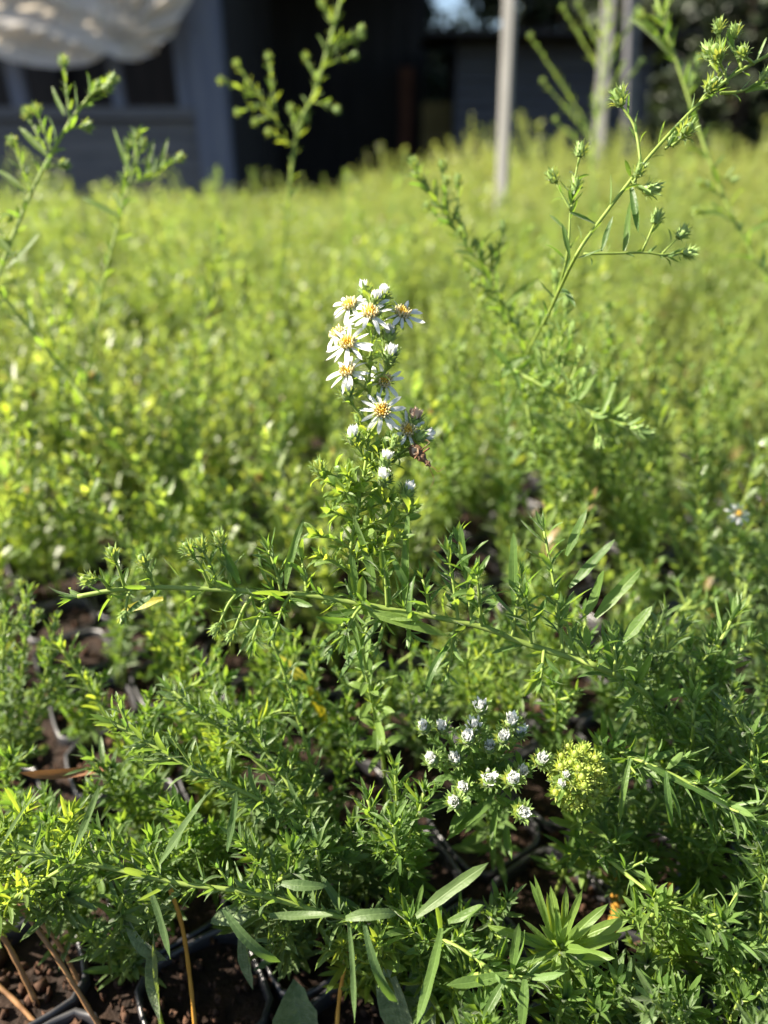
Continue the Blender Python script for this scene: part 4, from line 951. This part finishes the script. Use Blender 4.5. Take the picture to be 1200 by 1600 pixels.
leafy('trailing_aster', 'aster stem trailing low over bare soil and dry stalks', (640, 1500),
      [([(600, 1450, .245), (520, 1430, .228), (390, 1395, .224), (280, 1380, .223), (165, 1355, .224), (70, 1337, .226), (-30, 1325, .228)], (14, 8), (3.6, 2.8), 13)], 'grey', 31,
      big=(((258, 1360), (150, 1225), 0, 0, .222, 'lin'),) and (((115, 1330), (155, 1226), 3.4, 4, .222, 'lin'), ((250, 1350), (318, 1250), 4.0, 3, .221, 'lin'), ((355, 1330), (368, 1232), 3.2, 4, .221, 'lin'), ((232, 1385), (272, 1490), 3.6, 4, .219, 'lin'), ((350, 1420), (432, 1524), 4.2, 1, .217, 'lin'), ((440, 1380), (510, 1392), 4.6, 1, .217, 'lan'), ((540, 1435), (622, 1418), 4.6, 0, .214, 'lin'), ((570, 1445), (612, 1590), 3.8, 1, .212, 'lin'), ((545, 1440), (560, 1590), 2.8, 4, .214, 'lin'), ((650, 1432), (756, 1342), 5.2, 4, .218, 'lin'), ((420, 1430), (520, 1435), 3.6, 5, .216, 'lin'), ((0, 1325), (58, 1238), 2.4, 3, .224, 'lin')))
leafy('leafy_aster', 'grey-green aster shoot thick with tiny leaves behind the trailing stem', (520, 1330),
      [([(495, 1295, .262), (435, 1265, .245), (375, 1235, .238), (300, 1200, .236), (230, 1160, .238), (175, 1130, .240)], (13, 8), (3.0, 2.2), 17), ([(460, 1250, .27), (380, 1170, .26), (320, 1120, .262), (270, 1080, .265)], (13, 8), (3.2, 2.2), 15), ([(480, 1280, .262), (420, 1180, .258), (350, 1110, .26)], (12, 8), (3.2, 2.4), 14)], 'grey', 32)
leafy('leafy_aster', 'thin aster shoot standing between the crossing stem and the white buds', (545, 1330), [([(510, 1270, .285), (480, 1170, .27), (450, 1070, .262), (425, 1000, .258)], (11, 7), (5, 3.2), 0)], 'grey', 33)
leafy('leafy_aster', 'compact dark green aster tuft left of the white buds', (640, 1350), [([(625, 1300, .262), (620, 1240, .245), (618, 1205, .240)], (13, 8), (2.8, 2), 13), ([(640, 1310, .256), (655, 1270, .240), (662, 1240, .236)], (12, 8), (2.8, 2), 12), ([(610, 1330, .25), (590, 1290, .238), (575, 1250, .235)], (12, 8), (2.8, 2), 12), ([(625, 1340, .245), (620, 1320, .232), (615, 1290, .228)], (14, 9), (2.6, 2), 11)], 'leaf', 34)
leafy('bushy_aster', 'bushy grey-green aster with knobbly buds at the left edge', (20, 1190), [([(30, 1100, .335), (40, 1000, .315), (45, 930, .31)], (10, 7), (3, 2.2), 17), ([(0, 1100, .335), (-20, 1000, .32), (-25, 930, .315)], (10, 7), (3, 2.2), 16), ([(50, 1120, .33), (75, 1040, .315), (85, 975, .31)], (10, 7), (3, 2.2), 15), ([(10, 1120, .33), (5, 1040, .305), (10, 960, .30)], (10, 7), (3, 2.2), 16)], 'grey', 35, tip=('bud_green', 4.4))
leafy('leafy_aster', 'aster shoots with pale leaf tips massed over the soil at the left edge', (-40, 1440), [([(-10, 1380, .25), (20, 1310, .236), (40, 1265, .234)], (12, 8), (2.8, 2), 14), ([(-30, 1400, .25), (-20, 1340, .236), (0, 1300, .232)], (12, 8), (2.8, 2), 14), ([(0, 1420, .24), (60, 1380, .226), (110, 1350, .222)], (12, 8), (2.8, 2), 14), ([(20, 1400, .245), (90, 1320, .235), (110, 1280, .232)], (12, 8), (2.8, 2.2), 13)], 'fresh', 36)
leafy('leafy_aster', 'young bright green aster shoot leaning left over the gap with black cells', (215, 1220), [([(185, 1160, .31), (150, 1090, .302), (115, 1040, .298), (98, 1015, .296)], (10, 8), (3.4, 2.6), 0)], 'fresh', 37)
leafy('rosette_aster', 'aster tip seen from above, long leaves radiating round one pale bud', (880, 1560), [([(880, 1520, .245), (876, 1484, .229)], (20, 16), (2.2, 1.4), 0)], 'fresh', 38, tip=None,
      big=(((876, 1480), (905, 1388), 3.2, 4, .232, 'lin'), ((872, 1478), (850, 1395), 3.0, 4, .232, 'lin'), ((880, 1478), (880, 1385), 3.2, 4, .233, 'lin'), ((868, 1476), (838, 1372), 2.8, 3, .234, 'lin'), ((885, 1476), (975, 1428), 5.6, 4, .232, 'lin'), ((888, 1482), (978, 1470), 5.2, 1, .230, 'lin'), ((884, 1490), (945, 1516), 4.4, 1, .226, 'lin'), ((872, 1488), (860, 1525), 4.2, 1, .226, 'lin'), ((880, 1490), (890, 1570), 4.6, 2, .226, 'lin'), ((888, 1490), (915, 1520), 4.0, 1, .226, 'lin'), ((866, 1484), (800, 1530), 5.2, 2, .228, 'lin'), ((864, 1480), (770, 1440), 5.2, 1, .230, 'lin')))
leafy('leafy_aster', 'long-leaved aster sprawl with pale lime shoots in front of the rosette', (690, 1580), [([(720, 1530, .238), (780, 1525, .222), (830, 1528, .218)], (17, 11), (3.2, 2.4), 0), ([(680, 1500, .245), (690, 1470, .23), (740, 1495, .222), (770, 1520, .218)], (15, 10), (3.4, 2.6), 12), ([(660, 1520, .25), (650, 1470, .236), (640, 1440, .232)], (15, 10), (3.4, 2.6), 10)], 'leaf', 39,
      big=(((795, 1522), (702, 1548), 4.4, 4, .215, 'lin'), ((790, 1530), (752, 1590), 3.6, 3, .213, 'lin'), ((800, 1520), (805, 1440), 3.6, 4, .217, 'lin'), ((690, 1450), (660, 1600), 4.4, 4, .214, 'lin'), ((820, 1530), (820, 1610), 4.6, 2, .212, 'lin'), ((700, 1440), (760, 1420), 4, 5, .224, 'lin')))
leafy('trailing_aster', 'slender aster stem running through the dense leaves at the right edge', (880, 1370), [([(910, 1325, .262), (1010, 1390, .236), (1090, 1430, .228), (1160, 1475, .222), (1230, 1520, .218)], (14, 9), (4.6, 3.4), 12)], 'leaf', 40)
leafy('trailing_aster', 'long aster stem descending rightwards above the yellow-green buds', (930, 1250), [([(945, 1180, .262), (990, 1185, .24), (1060, 1215, .232), (1130, 1255, .228), (1220, 1300, .225)], (17, 11), (4.0, 3), 13)], 'leaf', 41,
      big=(((1010, 1195), (1085, 1236), 2.8, 3, .228, 'lin'), ((1070, 1225), (1165, 1280), 3.0, 1, .224, 'lin'), ((985, 1185), (960, 1290), 2.8, 1, .228, 'lin'), ((1040, 1205), (1045, 1300), 3, 1, .226, 'lin'), ((900, 1168), (958, 1185), 5.0, 2, .236, 'lan')))
# thickets at the right and between: each an individual plant
TH = [(1010, 1180, 1000, 985, .262), (1090, 1200, 1100, 1000, .268), (1180, 1190, 1180, 990, .272), (1060, 1290, 1050, 1100, .252), (1160, 1290, 1165, 1110, .25), (1210, 1350, 1215, 1180, .245), (1000, 1400, 985, 1245, .256), (1100, 1400, 1110, 1260, .244), (1190, 1450, 1190, 1320, .236),
      (1060, 1520, 1065, 1420, .236), (1150, 1540, 1160, 1440, .23), (1010, 1600, 1010, 1510, .232), (1110, 1640, 1110, 1530, .224), (1200, 1620, 1195, 1510, .222), (940, 1640, 940, 1560, .226), (870, 1660, 860, 1580, .226), (1050, 1700, 1050, 1580, .218), (1180, 1720, 1180, 1590, .214), (740, 1700, 745, 1590, .224),
      (400, 1150, 390, 1010, .31), (300, 1130, 280, 1000, .32), (540, 1180, 520, 1060, .30), (660, 1170, 650, 1040, .30), (760, 1150, 770, 1030, .30), (860, 1180, 850, 1070, .285), (960, 1120, 960, 960, .29), (480, 1120, 470, 1000, .32), (600, 1110, 600, 1000, .33), (180, 1050, 200, 880, .35), (240, 1060, 260, 900, .345),
      (1120, 1090, 1130, 900, .33), (1210, 1080, 1210, 880, .34), (1030, 1070, 1040, 900, .34), (860, 1080, 880, 930, .33), (500, 1260, 470, 1150, .285), (330, 1350, 300, 1270, .262), (150, 1380, 120, 1290, .262),
      (230, 1300, 215, 1200, .268), (200, 1250, 190, 1120, .292), (60, 1320, 70, 1215, .275), (130, 1140, 140, 1020, .315), (560, 1520, 555, 1440, .238), (670, 1545, 660, 1450, .238), (770, 1510, 765, 1430, .24), (470, 1480, 470, 1405, .238), (190, 1500, 180, 1420, .238), (330, 1260, 335, 1130, .276), (420, 1300, 420, 1210, .262), (250, 1420, 235, 1335, .245), (400, 1430, 400, 1340, .24), (505, 1420, 500, 1335, .242), (560, 1380, 560, 1295, .25), (120, 1430, 80, 1370, .24), (330, 1200, 370, 1070, .292), (450, 1370, 455, 1290, .25),
      (250, 1180, 300, 1090, .295), (1130, 1260, 1130, 1170, .255), (950, 1330, 970, 1180, .265), (420, 1080, 430, 980, .34), (700, 1090, 720, 980, .335), (800, 1090, 800, 960, .33)]
for k, (bx, by, tx, ty, d) in enumerate(TH):
    r = random.Random(500 + k); dens = r.uniform(2.8, 3.8); ns_ = r.choice((3, 4, 4)); st_ = []
    for q in range(ns_):
        ex, ey = tx + r.uniform(-75, 75), ty + r.uniform(-30, 45); dd = d + r.uniform(-.014, .014)
        mx_, my_ = bx * .35 + ex * .65 + r.uniform(-20, 20), by * .35 + ey * .65
        st_.append(([(mx_, my_, dd + .012), (ex, ey, dd)], (r.uniform(13, 19), r.uniform(7.5, 10)), (dens + 1.0, dens - .4), r.choice((0, 13, 16))))
    right = bx > 820
    mt = r.choice(('leaf', 'leaf', 'leaf', 'grey', 'grey', 'fresh')); hue = {'leaf': 'mid green', 'grey': 'dull grey-green', 'fresh': 'bright lime green'}[mt]
    leafy('thicket_aster', hue + (' leafy aster shoots in the dense thicket around the rosette and slender stem' if right and by > 1150 else ' leafy aster shoots crowding over the soil around the crossing and trailing stems'), (bx, by), st_, mt, 600 + k,
          'asters of the right-hand thicket' if right and by > 1150 else 'asters behind the crossing stem', joined=d >= .285)

# ---- weeds with broad leaves, yellowed and dry leaves, stalks
def weed(name, label, basepx, leaves, mat='broad', seed=0):
    b = G(*basepx); h = Plant(b, mat, seed=seed)
    st = h.stem([b - UPV * .012, b + UPV * .004, b + UPV * .010], 1.2, .9, ll=(0, 0), tuft=0, tipn=0, step=2)
    for a_, b_, wd, bn, d0, d1 in leaves: h.leafpx(st, P(*a_, d0), P(*b_, d1), wd, 'oval' if wd > 16 else 'brd', bn)
    return h.build(name, label, 'weed')
weed('broadleaf_weed', 'upright strap-leaved weed with grey-green blades beside the bare soil', (250, 1590), [((252, 1600), (240, 1432), 7.0, 3, .262, .245), ((395, 1545), (380, 1425), 6.5, 3, .262, .247), ((260, 1500), (190, 1430), 7.0, 1, .255, .245), ((330, 1440), (420, 1410), 7, 2, .25, .244)], seed=71)
weed('broadleaf_weed', 'round-leaved seedling lying on the soil next to a black tray rim', (470, 1625), [((480, 1620), (450, 1545), 16.5, 2, .275, .262)], seed=72)
for h_ in (): pass
weed('broadleaf_weed', 'pale broad weed leaves in the shade below the trailing stem', (630, 1620), [((640, 1640), (600, 1480), 13, 3, .262, .25), ((660, 1650), (665, 1500), 15, 3, .262, .25), ((700, 1640), (745, 1560), 11, 2, .25, .24)], seed=73)
def lone_leaf(name, label, a, b, wd, shape, bend, mat, nrm=None):
    l = (b - a).length; o = obj(name, leaf_mesh(shape, bend, mat), None, basis(a, b - a, nrm if nrm is not None else Vector((-.2, -.6, .7)), wd * MM / ASPECT[shape], l * 1.03, l))
    tag(o, label, 'leaf')
lone_leaf('yellow_leaf', 'bright yellow withered leaf hanging behind the crossing stem', P(508, 1130, .315), P(452, 1015, .308), 5.6, 'lin', 1, 'yellow', Vector((.5, -.6, .4)))
lone_leaf('dry_leaf', 'curled reddish-brown dry leaf stretched over the black cells', P(178, 1198, .282), P(32, 1212, .27), 3.8, 'lan', 5, 'dry', Vector((.1, -.2, .9)))
lone_leaf('yellow_leaf', 'small yellow leaf lying under the tip of the crossing stem', P(255, 935, .25), P(190, 952, .25), 3.6, 'lan', 3, 'yellow')
def stalk(label, ptl, r, mat='stalk', cat='stalk'):
    q = spline([P(*p_) if len(p_) == 3 else G(*p_) - UPV * .012 for p_ in ptl], .003); b = q[-1] if q[-1].z < q[0].z else q[0]
    m_ = MB(); m_.tube(q, [r * MM * (1 + .12 * math.sin(i * 1.7)) for i in range(len(q))], 7)
    tag(obj('dry_stalk', m_.mesh('dry_stalk', [M[mat]])), label, cat, 'dry stalks over the soil')
stalk('long brown dry stalk slanting across the bare soil', [(28, 1412, .262), (85, 1490, .262), (165, 1608)], .9)
stalk('short brown dry stalk beside the long one over bare soil', [(62, 1440, .27), (95, 1480, .275), (120, 1520)], .8)
stalk('orange-brown dry stalk end lying flat on the soil', [(-15, 1530, .285), (20, 1560, .282), (52, 1580)], 1.0)
stalk('dark brown stalk rooted at the left edge of bare soil', [(0, 1455, .27), (25, 1500, .275), (50, 1550)], 1.0)
stalk('orange stalk rising past the strap-leaved weed', [(265, 1385, .245), (285, 1450, .252), (298, 1540, .262), (304, 1640)], .8, 'ochre')
stalk('ochre stalk rising from the tray under the trailing stem', [(548, 1440, .25), (540, 1500, .258), (528, 1580, .265), (525, 1650)], .8, 'ochre')
stalk('bright yellow-orange stalk upright inside the right thicket', [(1048, 1380, .262), (1042, 1460, .262), (1036, 1560, .262), (1034, 1640)], 1.2, 'ochre')
stalk('thick orange-brown stump of a stalk between rosette and thicket', [(970, 1345, .29), (968, 1385, .30), (966, 1440)], 3.0, 'ochre')
